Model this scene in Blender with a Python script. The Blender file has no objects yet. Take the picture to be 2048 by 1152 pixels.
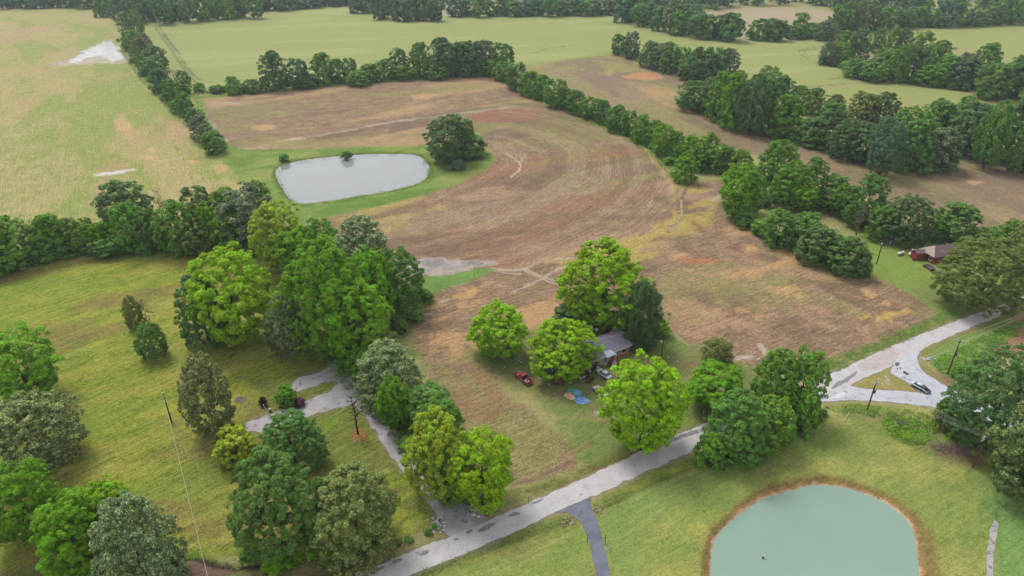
import bpy, bmesh, math, random
import numpy as np
from mathutils import Vector, Matrix
from math import sin, cos, pi, radians

# ------------------------------------------------------------ camera, sky, sun
SC = bpy.context.scene
COL = SC.collection
CAM_H, PITCH, FPX = 100.0, radians(29.0), 1366.0     # height, tilt, focal length in photo pixels
cam = bpy.data.cameras.new('camera'); camo = bpy.data.objects.new('camera', cam); COL.objects.link(camo)
cam.sensor_width = 36.0; cam.lens = 36.0 * FPX / 2048.0; cam.clip_start = 1.0; cam.clip_end = 20000.0
camo.location = (0, 0, CAM_H); camo.rotation_euler = (pi/2 - PITCH, 0, 0)
SC.camera = camo

SUN_EL, SUN_AZ = radians(58), radians(-40)            # azimuth from +Y towards +X
W = bpy.data.worlds.new('World'); SC.world = W; W.use_nodes = True
nt = W.node_tree; nt.nodes.clear()
wo = nt.nodes.new('ShaderNodeOutputWorld'); bg = nt.nodes.new('ShaderNodeBackground')
sky = nt.nodes.new('ShaderNodeTexSky'); sky.sky_type = 'NISHITA'; sky.sun_disc = False
sky.sun_elevation = SUN_EL; sky.sun_rotation = SUN_AZ; sky.air_density = 1.0; sky.dust_density = 3.0
hs = nt.nodes.new('ShaderNodeHueSaturation'); hs.inputs['Saturation'].default_value = 0.22
cl = nt.nodes.new('ShaderNodeMixRGB'); cl.blend_type = 'MIX'; cl.inputs[0].default_value = 0.6
cl.inputs[2].default_value = (8.0, 8.2, 8.6, 1)       # the even cloud layer of an overcast day
nt.links.new(sky.outputs[0], hs.inputs['Color']); nt.links.new(hs.outputs[0], cl.inputs[1])
nt.links.new(cl.outputs[0], bg.inputs[0]); bg.inputs[1].default_value = 0.075
nt.links.new(bg.outputs[0], wo.inputs[0])

sl = bpy.data.lights.new('sun', 'SUN'); sl.energy = 1.5; sl.angle = radians(22); sl.color = (1.0, 0.965, 0.90)
so = bpy.data.objects.new('sun', sl); COL.objects.link(so)
sd = Vector((sin(SUN_AZ)*cos(SUN_EL), cos(SUN_AZ)*cos(SUN_EL), sin(SUN_EL)))
so.rotation_euler = sd.to_track_quat('Z', 'Y').to_euler(); so.location = (0, 0, 300)

SC.view_settings.view_transform = 'Standard'; SC.view_settings.look = 'None'
SC.view_settings.exposure = 1.45; SC.view_settings.gamma = 1.0
SC.view_settings.use_curve_mapping = False
SC.render.engine = 'CYCLES'
SC.cycles.max_bounces = 6; SC.cycles.diffuse_bounces = 3; SC.cycles.transmission_bounces = 3
SC.cycles.volume_bounces = 0; SC.cycles.transparent_max_bounces = 8

# ------------------------------------------------------------ helpers
KEXP = 2.05            # how much brighter the picture shows a surface than its albedo
def lin(c):
    c = c / 255.0
    return c / 12.92 if c <= 0.04045 else ((c + 0.055) / 1.055) ** 2.4
def A(r, g, b, k=KEXP):
    """albedo of a thing that the photograph shows as this sRGB colour"""
    return tuple(min(0.9, lin(v) / k) for v in (r, g, b))

def U(px, py, z=0.0):
    """place in the world (metres) of a photo pixel on the level z"""
    dx = (px - 1024) / FPX; dy = -(py - 576) / FPX
    d = (dx, cos(PITCH) + dy * sin(PITCH), -sin(PITCH) + dy * cos(PITCH))
    t = (z - CAM_H) / d[2]
    return Vector((d[0] * t, d[1] * t, z))
def depth_of(v):
    return v[1] * cos(PITCH) + (CAM_H - v[2]) * sin(PITCH)

def tag(o, label=None, cat=None, group=None, kind=None):
    if label: o['label'] = label
    if cat: o['category'] = cat
    if group: o['group'] = group
    if kind: o['kind'] = kind
    return o
def link(o, parent=None):
    COL.objects.link(o)
    if parent is not None: o.parent = parent
    return o
def empty(name, loc=(0, 0, 0), rz=0.0):
    o = bpy.data.objects.new(name, None); COL.objects.link(o)
    o.location = loc; o.rotation_euler = (0, 0, rz); o.empty_display_size = 0.5
    return o
def np_mesh(name, verts, faces_flat, k, mats=(), smooth=False):
    """mesh from numpy arrays, all faces with k corners"""
    me = bpy.data.meshes.new(name)
    nv = len(verts); nf = len(faces_flat) // k
    me.vertices.add(nv); me.loops.add(nf * k); me.polygons.add(nf)
    me.vertices.foreach_set('co', np.ascontiguousarray(verts, dtype=np.float32).ravel())
    me.loops.foreach_set('vertex_index', np.ascontiguousarray(faces_flat, dtype=np.int32))
    me.polygons.foreach_set('loop_start', np.arange(0, nf * k, k, dtype=np.int32))
    me.update(calc_edges=True)
    if smooth: me.polygons.foreach_set('use_smooth', np.ones(nf, dtype=bool))
    for m in mats: me.materials.append(m)
    return me
def obj(name, me, parent=None):
    return link(bpy.data.objects.new(name, me), parent)

class MB:
    """collects boxes, tubes and polygons; build() links them as one mesh"""
    def __init__(s): s.v = []; s.f = []
    def add(s, vs, fs):
        n = len(s.v); s.v += [tuple(v) for v in vs]; s.f += [tuple(i + n for i in f) for f in fs]; return s
    def box(s, c, d, rz=0.0, top=1.0):
        cx, cy, cz = c; a, b, h = d[0]/2, d[1]/2, d[2]/2; vs = []
        for z, k in ((-h, 1.0), (h, top)):
            for x, y in ((-a, -b), (a, -b), (a, b), (-a, b)):
                x *= k; y *= k
                vs.append((cx + x*cos(rz) - y*sin(rz), cy + x*sin(rz) + y*cos(rz), cz + z))
        return s.add(vs, [(3,2,1,0),(4,5,6,7),(0,1,5,4),(1,2,6,5),(2,3,7,6),(3,0,4,7)])
    def tube(s, p0, p1, r0, r1=None, n=8, cap=True):
        r1 = r0 if r1 is None else r1
        p0 = Vector(p0); p1 = Vector(p1); w = (p1 - p0).normalized()
        u = w.orthogonal().normalized(); t = w.cross(u); vs = []
        for p, r in ((p0, r0), (p1, r1)):
            for i in range(n):
                a = 2*pi*i/n; vs.append(p + u*r*cos(a) + t*r*sin(a))
        fs = [(i, (i+1) % n, n + (i+1) % n, n + i) for i in range(n)]
        if cap: fs += [tuple(range(n-1, -1, -1)), tuple(range(n, 2*n))]
        return s.add(vs, fs)
    def path(s, pts, rs, n=6):
        """one continuous tapered tube through the points"""
        pts = [Vector(p) for p in pts]; vs = []; m = len(pts)
        for i, p in enumerate(pts):
            w = (pts[min(i+1, m-1)] - pts[max(i-1, 0)]).normalized()
            u = w.cross(Vector((0.31, 0.95, 0.05))).normalized(); t = w.cross(u)
            for j in range(n):
                a = 2*pi*j/n; vs.append(p + u*rs[i]*cos(a) + t*rs[i]*sin(a))
        fs = [(i*n+j, i*n+(j+1) % n, (i+1)*n+(j+1) % n, (i+1)*n+j) for i in range(m-1) for j in range(n)]
        fs += [tuple(range(n-1, -1, -1)), tuple((m-1)*n+j for j in range(n))]
        return s.add(vs, fs)
    def poly(s, vs): return s.add(vs, [tuple(range(len(vs)))])
    def slab(s, vs, t):
        """flat polygon with thickness t below it"""
        vs = [Vector(v) for v in vs]; n = len(vs)
        nn = (vs[1]-vs[0]).cross(vs[2]-vs[0]).normalized()
        lo = [v - nn*t for v in vs]
        return s.add(vs + lo, [tuple(range(n)), tuple(range(2*n-1, n-1, -1))] + [(i, n+i, n+(i+1) % n, (i+1) % n) for i in range(n)])
    def ball(s, c, r, n=8, m=5, sz=1.0, seed=None, rough=0.0):
        R = random.Random(seed); vs = []
        for i in range(m+1):
            th = pi*i/m
            for j in range(n):
                a = 2*pi*j/n; k = r*(1 + (R.random()-0.5)*2*rough)
                vs.append((c[0]+k*sin(th)*cos(a), c[1]+k*sin(th)*sin(a), c[2]+k*sz*cos(th)))
        return s.add(vs, [(i*n+j, (i+1)*n+j, (i+1)*n+(j+1) % n, i*n+(j+1) % n) for i in range(m) for j in range(n)])
    def mesh(s, name, mat, smooth=False):
        me = bpy.data.meshes.new(name); me.from_pydata(s.v, [], s.f); me.update()
        if mat: me.materials.append(mat)
        if smooth:
            for p in me.polygons: p.use_smooth = True
        return me
    def build(s, name, mat, parent=None, smooth=False):
        return obj(name, s.mesh(name, mat, smooth), parent)

MATS = {}
def mat(name, col, rough=0.8, spec=0.3, var=0.12, scale=3.0, metal=0.0, bump=0.0, col2=None):
    """plain procedural material: colour with noise variation"""
    if name in MATS: return MATS[name]
    m = bpy.data.materials.new(name); m.use_nodes = True; t = m.node_tree; b = t.nodes['Principled BSDF']
    b.inputs['Roughness'].default_value = rough; b.inputs['Specular IOR Level'].default_value = spec
    b.inputs['Metallic'].default_value = metal
    tc = t.nodes.new('ShaderNodeTexCoord'); n = t.nodes.new('ShaderNodeTexNoise'); n.inputs['Scale'].default_value = scale
    n.inputs['Detail'].default_value = 5
    t.links.new(tc.outputs['Object'], n.inputs['Vector'])
    r = t.nodes.new('ShaderNodeValToRGB'); e = r.color_ramp.elements
    c2 = col2 or tuple(c*(1-2*var) for c in col)
    e[0].position = 0.35; e[0].color = (*c2, 1)
    e[1].position = 0.65; e[1].color = (*[min(1, c*(1+var*0.5)) for c in col], 1)
    t.links.new(n.outputs['Fac'], r.inputs[0]); t.links.new(r.outputs[0], b.inputs['Base Color'])
    if bump:
        bu = t.nodes.new('ShaderNodeBump'); bu.inputs['Strength'].default_value = bump; bu.inputs['Distance'].default_value = 0.05
        t.links.new(n.outputs['Fac'], bu.inputs['Height']); t.links.new(bu.outputs[0], b.inputs['Normal'])
    MATS[name] = m
    return m

# ------------------------------------------------------------ numpy noise and shapes
def _hash(ix, iy, seed):
    h = (ix.astype(np.int64) * 374761393 + iy.astype(np.int64) * 668265263 + seed * 1442695041) & 0xffffffff
    h = ((h ^ (h >> 13)) * 1274126177) & 0xffffffff
    return ((h ^ (h >> 16)) & 0xffff) / 65535.0
def vnoise(x, y, seed=0):
    ix = np.floor(x); iy = np.floor(y); fx = x - ix; fy = y - iy
    fx = fx*fx*(3-2*fx); fy = fy*fy*(3-2*fy)
    a = _hash(ix, iy, seed); b = _hash(ix+1, iy, seed); c = _hash(ix, iy+1, seed); d = _hash(ix+1, iy+1, seed)
    return (a*(1-fx)+b*fx)*(1-fy) + (c*(1-fx)+d*fx)*fy
def fbm(x, y, size, seed=0, octv=4, gain=0.5):
    """-1..1, features about `size` metres across"""
    o = np.zeros_like(x); amp = 1.0; tot = 0.0; s = 1.0/size
    for i in range(octv):
        o += amp*(vnoise(x*s + 17.3*i, y*s - 9.1*i, seed + i*31)*2-1); tot += amp; amp *= gain; s *= 2.03
    return o/tot*1.6
def sstep(a, b, v):
    t = np.clip((v-a)/(b-a), 0, 1); return t*t*(3-2*t)
def sdist_poly(X, Y, P):
    """signed distance to polygon P (negative inside), in metres"""
    P = np.asarray(P); n = len(P); best = np.full(X.shape, 1e18); inside = np.zeros(X.shape, bool)
    for i in range(n):
        x0, y0 = P[i]; x1, y1 = P[(i+1) % n]; dx, dy = x1-x0, y1-y0; L = dx*dx+dy*dy+1e-12
        t = np.clip(((X-x0)*dx+(Y-y0)*dy)/L, 0, 1)
        best = np.minimum(best, (X-x0-t*dx)**2+(Y-y0-t*dy)**2)
        c = (y0 > Y) != (y1 > Y)
        with np.errstate(divide='ignore', invalid='ignore'):
            xi = x0 + (Y-y0)*dx/(dy if abs(dy) > 1e-12 else 1e-12)
        inside ^= c & (X < xi)
    d = np.sqrt(best); return np.where(inside, -d, d)
def dist_line(X, Y, P):
    best = np.full(X.shape, 1e18)
    for i in range(len(P)-1):
        x0, y0 = P[i]; x1, y1 = P[i+1]; dx, dy = x1-x0, y1-y0; L = dx*dx+dy*dy+1e-12
        t = np.clip(((X-x0)*dx+(Y-y0)*dy)/L, 0, 1)
        best = np.minimum(best, (X-x0-t*dx)**2+(Y-y0-t*dy)**2)
    return np.sqrt(best)
def G(*pts, z=0.0):
    """photo points -> list of ground (x, y)"""
    return [(lambda v: (v.x, v.y))(U(p[0], p[1], z)) for p in pts]
def smooth_closed(P, k=3):
    P = [Vector(p) for p in P]
    for _ in range(k):
        Q = []
        for i in range(len(P)):
            a, b = P[i], P[(i+1) % len(P)]; Q += [a*0.75+b*0.25, a*0.25+b*0.75]
        P = Q
    return [tuple(p) for p in P]
def smooth_open(P, k=3):
    P = [Vector(p) for p in P]
    for _ in range(k):
        Q = [P[0]]
        for i in range(len(P)-1):
            a, b = P[i], P[i+1]; Q += [a*0.75+b*0.25, a*0.25+b*0.75]
        P = Q + [P[-1]]
    return [tuple(p) for p in P]
# ------------------------------------------------------------ the ground: one polar sheet cut into fields
def ground_grid():
    rows = [3.0, 12.0, 25.0, 36.0]
    py = 1290.0
    while py > -8:
        v = U(1024, py); rows.append(v.y); py -= 3.5 if py > 610 else 1.8
    rows += [1000, 1100, 1250, 1500, 2000, 2600]
    fine = np.linspace(-0.92, 0.92, 800)
    coarse = np.linspace(0.92, 2*pi-0.92, 40)[1:-1]
    az = np.concatenate([fine, coarse])
    return np.array(rows), az
RR, AZ = ground_grid()
NR, NA = len(RR), len(AZ)
# rows are lines of equal distance ahead inside the fan, rings elsewhere
gx = np.outer(RR, np.where(np.abs(np.cos(AZ)) > 0.55, np.tan(np.where(np.cos(AZ) > 0.55, AZ, 0)), 0))
front = np.cos(AZ) > 0.55
X = np.where(front[None, :], np.outer(RR, np.tan(np.where(front, AZ, 0))), np.outer(RR, np.sin(AZ))/0.606)
Y = np.where(front[None, :], np.outer(RR, np.ones(NA)), np.outer(RR, np.cos(AZ))/0.606)
X = X.ravel(); Y = Y.ravel(); NV = X.size
Z = np.zeros(NV)
C1 = np.empty((NV, 3)); C2 = np.empty((NV, 3)); TX = np.zeros((NV, 3)); ROW = np.stack([X, Y], 1).copy()
ZONE = np.zeros(NV, np.int32)
ZN = ['ground']
C1[:] = A(150, 150, 92); C2[:] = A(160, 150, 105); TX[:] = (0.4, 0.5, 0.0)
WX = fbm(X, Y, 9.0, 5, 4); WY = fbm(X, Y, 9.0, 77, 4)      # shared wobble of every border
WX2 = fbm(X, Y, 1.6, 15, 3); WY2 = fbm(X, Y, 1.6, 97, 3)
def sel(P, m):
    P = np.asarray(P)
    return np.nonzero((X > P[:, 0].min()-m) & (X < P[:, 0].max()+m) & (Y > P[:, 1].min()-m) & (Y < P[:, 1].max()+m))[0]
def blend(i, w, c1, c2, tx, rowdir):
    w = w[:, None]
    if c1 is not None: C1[i] = C1[i]*(1-w) + np.array(c1)*w
    if c2 is not None: C2[i] = C2[i]*(1-w) + np.array(c2)*w
    if tx is not None: TX[i] = TX[i]*(1-w) + np.array(tx)*w
    if rowdir is not None:
        k = w[:, 0] > 0.5; j = i[k]; a = rowdir
        ROW[j, 0] = X[j]*a[0] + Y[j]*a[1]; ROW[j, 1] = -X[j]*a[1] + Y[j]*a[0]
def zone_id(name):
    if name not in ZN: ZN.append(name)
    return ZN.index(name)
def row_of(p, q):
    a = U(*p); b = U(*q); d = (b-a).normalized(); return (d.x, d.y)
def paint(pts, c1=None, c2=None, tx=None, soft=1.0, wob=1.5, wob2=0.4, name=None, row=None, op=1.0, smooth=True, world=False, mask=None):
    P = pts if world else G(*pts)
    if smooth: P = smooth_closed(P, 2)
    i = sel(P, soft*2 + wob*2 + 3)
    d = sdist_poly(X[i] + WX[i]*wob + WX2[i]*wob2, Y[i] + WY[i]*wob + WY2[i]*wob2, P)
    w = sstep(soft, -soft, d)*op
    if mask is not None: w = w*mask(X[i], Y[i])
    blend(i, w, c1, c2, tx, row_of(*row) if row else None)
    if name: ZONE[i[w > 0.5]] = zone_id(name)
def stroke(pts, width, c1=None, c2=None, tx=None, soft=0.4, wob=0.5, wob2=0.2, name=None, op=1.0, fade=None):
    P = smooth_open(G(*pts), 2)
    i = sel(P, width + soft + wob*2 + 2)
    d = dist_line(X[i] + WX[i]*wob + WX2[i]*wob2, Y[i] + WY[i]*wob + WY2[i]*wob2, P)
    w = sstep(width/2+soft, max(0, width/2-soft), d)*op
    if fade is not None: w = w*sstep(-fade, fade, fbm(X[i], Y[i], 5.0, 41, 3)+0.15)
    blend(i, w, c1, c2, tx, None)
    if name: ZONE[i[w > 0.5]] = zone_id(name)
def spots(P_px, c1, size, thr, op=1.0, seed=3, c2=None, stretch=(1, 1), soft=0.18, rot=None):
    """patches of another colour scattered inside an area by noise"""
    P = G(*P_px); i = sel(P, 2); d = sdist_poly(X[i], Y[i], P)
    x, y = X[i], Y[i]
    if rot: a = row_of(*rot); x, y = X[i]*a[0]+Y[i]*a[1], -X[i]*a[1]+Y[i]*a[0]
    n = fbm(x/stretch[0], y/stretch[1], size, seed, 5, 0.55)
    w = sstep(thr-soft, thr+soft, n)*sstep(2.0, -3.0, d)*op
    blend(i, w, c1, c2 if c2 else c1, None, None)

# land colours, as the photograph shows them
GRASS = A(118, 138, 66); LUSH = A(100, 136, 52); LIMEG = A(142, 160, 62); TAN = A(178, 162, 112); STRAW = A(188, 166, 104)
SOIL = A(136, 112, 88); SOIL_D = A(118, 96, 78); SOIL_R = A(150, 104, 80); SOIL_P = A(172, 150, 128); ORANGE = A(190, 152, 108)
MEAD = A(152, 154, 88); MEAD_G = A(138, 150, 74); MEAD_T = A(172, 158, 108)
WHEAT = A(156, 160, 96); WHEAT_G = A(138, 148, 82); LAWN = A(122, 140, 50); LAWN_B = A(132, 114, 70); WETC = A(120, 112, 104)
YELLOW = A(176, 156, 84); WEED = A(140, 136, 84); MUD = A(192, 176, 162); DARKG = A(78, 96, 46)
FT = (0.55, 0.6, 0.0)

# far country
paint([(-900,14),(180,11),(228,34),(243,90),(266,135),(330,212),(400,268),(446,305),(480,345),(530,400),(540,430),(300,440),(-120,470),(-900,520)],
      MEAD, MEAD_T, (0.75, 0.8, 0), soft=1.5, wob=2, name='meadow', row=((60,400),(150,60)))
MEADOW = [(-900,14),(180,11),(243,90),(330,212),(446,305),(530,400),(-900,520)]
spots(MEADOW, MEAD_G, 26, 0.12, 0.75, 8, stretch=(3, 1), rot=((60,400),(150,60)))
spots(MEADOW, MEAD_T, 18, 0.16, 0.75, 9, stretch=(3, 1), rot=((60,400),(150,60)))
spots(MEADOW, A(176,148,112), 22, 0.45, 0.6, 19, stretch=(2.5, 1), rot=((60,400),(150,60)))
paint([(285,47),(495,28),(560,16),(690,6),(720,22),(790,38),(885,33),(1230,24),(1260,38),(1340,60),(1490,77),(1500,78),(1650,68),(1640,118),(1690,140),(1760,157),(1690,168),(1590,182),(1500,160),(1380,120),(1225,104),(1050,130),(980,146),(700,166),(520,180),(370,186),(345,140)],
      WHEAT, WHEAT_G, (0.45, 0.35, 0), soft=0.6, wob=1.0, name='wheat_field', row=((400,60),(1200,30)), smooth=False)
paint([(1640,186),(1762,160),(1900,182),(2300,235),(2300,275),(2048,218),(1900,208),(1750,204),(1650,200)],
      WHEAT, WHEAT_G, (0.45, 0.35, 0), soft=0.6, wob=1.0, name='wheat_field', row=((1650,196),(2000,214)), smooth=False)
paint([(1660,75),(1690,62),(1980,42),(2300,42),(2300,190),(2048,120),(1900,90),(1740,80)],
      WHEAT, WHEAT_G, (0.45, 0.35, 0), soft=0.6, wob=1.0, name='wheat_field', row=((1650,80),(2000,60)), smooth=False)
paint([(1370,30),(1470,16),(1560,15),(1690,24),(1650,44),(1500,52),(1492,80),(1480,80),(1470,50)], A(172,154,128), A(160,146,112), FT, soft=1.5, name='far_field')
paint([(845,-6),(930,-6),(905,32),(880,32)], A(176,160,138), None, FT, soft=2, name='far_field')
paint([(1365,-4),(1460,-6),(1420,8),(1380,8)], A(176,160,138), None, FT, soft=2, name='far_field')
for pts in ([(308,52),(332,84),(362,128),(388,164),(402,168)], [(316,50),(341,84),(370,128),(395,160),(420,163)],
            [(326,68),(350,98),(362,108)], [(1690,88),(1620,95),(1596,100),(1602,112),(1618,117)], [(1690,91),(1628,98),(1606,101),(1612,110)],
            [(1660,128),(1700,145),(1690,155),(1660,158)], [(1380,92),(1420,88),(1470,82)], [(1060,108),(1100,96),(1190,84)],
            [(1450,168),(1560,178),(1690,168)]):
    stroke(pts, 1.7, A(98,112,66), A(98,112,66), None, soft=0.7, wob=0.4, op=0.95)
spots([(300,45),(700,10),(1230,26),(1640,70),(1750,155),(1050,125),(400,175)], A(150,160,100), 14, 0.42, 0.6, 60, stretch=(3, 0.5), rot=((400,60),(1200,30)))
spots([(300,45),(700,10),(1230,26),(1640,70),(1750,155),(1050,125),(400,175)], A(176,178,116), 30, 0.25, 0.35, 61, stretch=(3, 0.6), rot=((400,60),(1200,30)))

# ploughed fields
NORTH = [(402,196),(470,189),(600,171),(800,158),(980,148),(1010,160),(1100,207),(1200,247),(1300,294),(1345,338),(1372,368),(1440,358),(1462,410),(1520,462),(1620,512),(1700,545),(1790,570),(1870,622),(1850,652),(1760,695),(1690,728),(1620,740),(1500,735),(1440,705),(1340,664),(1200,640),(1060,640),(940,665),(930,700),(985,745),(1010,790),(1090,850),(1165,900),(1150,932),(1000,985),(960,1005),(900,860),(850,730),(795,655),(815,610),(780,500),(620,455),(640,430),(850,388),(960,348),(995,312),(960,288),(860,290),(700,297),(560,302),(470,303),(430,272),(412,225)]
paint(NORTH, SOIL, A(158,132,104), (0.7, 0.95, 0), soft=1.2, wob=1.6, name='ploughed_field', row=((650,270),(1000,215)), smooth=False)
CF = [(1050,133),(1225,106),(1370,150),(1420,168),(1352,205),(1500,262),(1740,325),(1900,338),(1925,300),(2060,335),(2300,380),(2300,480),(1960,490),(1860,430),(1700,385),(1620,345),(1500,305),(1440,292),(1300,258),(1150,205),(1080,155)]
paint(CF, A(152,128,104), A(146,134,92), (0.7, 0.95, 0), soft=1.5, wob=1.6, name='ploughed_field', row=((1240,130),(1700,330)), smooth=False)
RN = ((650,270),(1000,215))
SOUTHF = [(1300,560),(1440,360),(1520,465),(1870,622),(1690,728),(1500,730),(1340,664)]
MIDF = [(620,455),(850,388),(990,320),(1300,294),(1372,368),(1440,380),(1300,560),(1120,560),(780,500)]
UPF = [(402,196),(980,148),(1200,247),(1300,294),(990,320),(960,290),(470,303)]
spots(UPF, SOIL_D, 24, 0.25, 0.7, 11, stretch=(4, 1), rot=RN)
spots(UPF, A(176,148,108), 18, 0.32, 0.75, 12, stretch=(4, 1), rot=RN)
spots(UPF, WEED, 22, 0.35, 0.6, 13, stretch=(3, 1), rot=RN)
spots([(780,330),(1000,240),(1300,294),(1340,340),(1200,400),(980,330)], WEED, 26, 0.1, 0.75, 14, stretch=(2, 1), rot=RN)
spots([(1000,250),(1300,294),(1360,360),(1300,480),(900,490),(850,400)], A(150,132,114), 22, 0.35, 0.4, 50, stretch=(2, 1), rot=((850,480),(1250,400)))
spots(MIDF, SOIL_D, 22, 0.2, 0.6, 21, stretch=(3, 1), rot=((850,480),(1250,400)))
spots(MIDF, A(170,140,114), 16, 0.3, 0.7, 22, stretch=(3, 1), rot=((850,480),(1250,400)))
spots(MIDF, SOIL_R, 26, 0.4, 0.5, 24, stretch=(3, 1), rot=((850,480),(1250,400)))
spots([(640,430),(860,385),(900,420),(800,470),(700,470)], YELLOW, 7, 0.1, 0.7, 23, stretch=(3, 1), rot=((640,440),(880,385)))
spots([(1080,520),(1330,440),(1372,372),(1440,380),(1430,440),(1300,530),(1180,560)], YELLOW, 7, 0.0, 0.8, 25, stretch=(3, 1), rot=((1150,500),(1340,440)))
spots(SOUTHF, WEED, 18, 0.05, 0.65, 31, stretch=(1.5, 1), rot=((1500,480),(1800,640)))
spots(SOUTHF, SOIL_D, 14, 0.22, 0.6, 32, stretch=(2, 1), rot=((1500,480),(1800,640)))
spots(SOUTHF, A(176,140,112), 10, 0.38, 0.6, 33, stretch=(2, 1), rot=((1350,620),(1700,720)))
spots([(1350,480),(1480,440),(1560,470),(1620,520),(1500,560),(1330,560)], ORANGE, 7, 0.22, 0.8, 35, stretch=(2.5, 1), rot=((1340,540),(1560,480)))
spots([(800,640),(960,560),(1130,580),(1130,640),(930,720),(870,720)], ORANGE, 6, 0.18, 0.8, 36, stretch=(1.8, 1), rot=((840,640),(1000,560)))
spots([(850,730),(940,700),(1010,790),(1165,905),(1000,985),(960,1000)], WEED, 9, -0.15, 0.8, 37, stretch=(1.5, 1), rot=((900,760),(1010,980)))
spots([(850,730),(940,700),(1010,790),(1165,905),(1000,985),(960,1000)], A(150,118,88), 6, 0.25, 0.7, 38, stretch=(2, 1), rot=((900,760),(1010,980)))
spots(CF, WEED, 26, 0.12, 0.7, 51, stretch=(3, 1), rot=((1240,130),(1700,330)))
spots(CF, A(184,150,104), 16, 0.5, 0.6, 52, stretch=(3, 1), rot=((1240,130),(1700,330)))
spots(CF, A(128,108,92), 30, 0.3, 0.6, 53, stretch=(3, 1), rot=((1240,130),(1700,330)))
for pts, c in (([(1260,148),(1290,142),(1320,150),(1330,160),(1290,160),(1240,156)], A(190,140,100)), ([(1210,140),(1230,138),(1226,150),(1210,152)], A(190,150,110)),
               ([(1550,575),(1575,568),(1602,574),(1598,586),(1560,588)], ORANGE), ([(1590,590),(1612,584),(1618,594),(1600,600)], ORANGE),
               ([(1470,615),(1490,612),(1500,622),(1480,626)], ORANGE), ([(1510,628),(1530,628),(1526,640),(1512,636)], ORANGE),
               ([(1725,580),(1745,576),(1756,592),(1740,596)], ORANGE), ([(1755,600),(1770,598),(1772,608),(1758,610)], ORANGE),
               ([(1740,632),(1790,618),(1835,624),(1800,636),(1750,644)], A(196,164,94)), ([(1700,630),(1728,624),(1730,634),(1705,638)], YELLOW),
               ([(1010,620),(1060,600),(1120,598),(1110,640),(1050,650)], ORANGE), ([(900,590),(950,575),(965,580),(920,598)], A(196,160,104)),
               ([(226,240),(250,236),(266,262),(258,284),(236,268)], A(190,160,112)), ([(274,312),(300,308),(312,318),(290,324)], A(194,160,116)),
               ([(300,296),(318,294),(318,306),(304,306)], A(196,160,116)), ([(376,322),(398,320),(396,332),(380,334)], A(196,160,112)),
               ([(420,330),(450,326),(446,348),(425,350)], A(190,158,112)), ([(500,250),(540,246),(560,256),(510,262)], A(186,154,110)),
               ([(820,190),(880,186),(870,196),(830,200)], A(186,152,110)), ([(1930,362),(1955,360),(1968,366),(1944,372)], A(200,160,120)),
               ([(1480,500),(1500,490),(1530,498),(1500,508)], ORANGE), ([(1340,520),(1400,512),(1440,520),(1380,534)], A(170,118,82)),
               ([(960,218),(1090,212),(1080,240),(990,248),(930,240)], A(150,104,84)), ([(1010,330),(1050,320),(1070,340),(1020,352)], A(150,106,84))):
    paint(pts, c, c, None, soft=1.2, wob=1.6, wob2=0.9, op=0.85)
# light silt left by running water
stroke([(560,282),(690,262),(770,246),(860,234),(960,222),(1040,212)], 2.6, MUD, MUD, (0.5, 0.5, 0.35), soft=1.2, wob=1.2, wob2=0.6, fade=1.8)
stroke([(420,300),(500,298),(560,290)], 2.5, MUD, MUD, (0.5, 0.5, 0.3), soft=1.2, wob=1.2, wob2=0.6, fade=0.6, op=0.7)
stroke([(412,205),(440,204),(470,207)], 3.5, A(206,196,188), None, (0.5, 0.5, 0.5), soft=1.2, wob=1.2, fade=0.6, op=0.8)
stroke([(420,240),(430,262),(450,282)], 2.5, A(196,186,180), None, (0.5, 0.5, 0.5), soft=1.2, wob=1.2, fade=0.6, op=0.7)
stroke([(1008,306),(1026,316),(1042,330),(1036,342),(1020,354)], 0.9, MUD, MUD, (0.3, 0.4, 0.4), soft=0.4, wob=0.8, wob2=0.5)
stroke([(1048,308),(1040,324)], 0.8, MUD, MUD, None, soft=0.4, wob=0.8, op=0.6)
for pts, w in (([(985,536),(1010,541),(1046,540)], 1.6), ([(1046,540),(1070,528),(1110,520),(1145,516)], 0.9), ([(1046,536),(1080,552),(1118,562)], 1.0), ([(1050,542),(1086,558),(1118,568)], 0.7),
               ([(1030,583),(1060,570),(1084,560),(1106,544),(1130,534)], 0.8), ([(985,540),(1000,545),(1040,548)], 0.8), ([(880,605),(895,598)], 0.8), ([(800,668),(830,660)], 0.9), ([(830,630),(868,628)], 0.9),
               ([(1660,600),(1666,596)], 1.0), ([(1296,412),(1304,400)], 0.8),
               ([(1350,668),(1376,688),(1400,700)], 0.7), ([(1450,720),(1480,716),(1500,712)], 2.2), ([(1520,690),(1540,720)], 2.0), ([(700,330),(720,322)], 1)):
    stroke(pts, w*0.7, A(182,166,150), A(182,166,150), (0.3, 0.4, 0.35), soft=0.4, wob=0.5, wob2=0.4, op=0.95)
stroke([(1376,366),(1372,384),(1360,398),(1358,410),(1366,430),(1352,448),(1338,466)], 0.8, A(92,76,62), A(92,76,62), (0.2, 0.3, 0.3), soft=0.4, wob=0.4, wob2=0.3)
stroke([(1360,398),(1366,430),(1352,448),(1340,464)], 0.35, A(190,186,180), None, (0.1, 0.1, 1.0), soft=0.3, wob=0.4, wob2=0.3)
stroke([(1424,400),(1440,392)], 2.6, A(190,178,176), None, (0.2, 0.3, 0.6), soft=0.8, wob=0.8, wob2=0.6, op=0.8)
for pts in ([(1330,420),(1345,395),(1355,360)], [(1318,470),(1340,450),(1360,420)], [(1300,480),(1250,490),(1180,505)]):
    stroke(pts, 2.5, YELLOW, YELLOW, None, soft=1.0, wob=1.2, wob2=0.8, fade=0.5, op=0.8)
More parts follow.
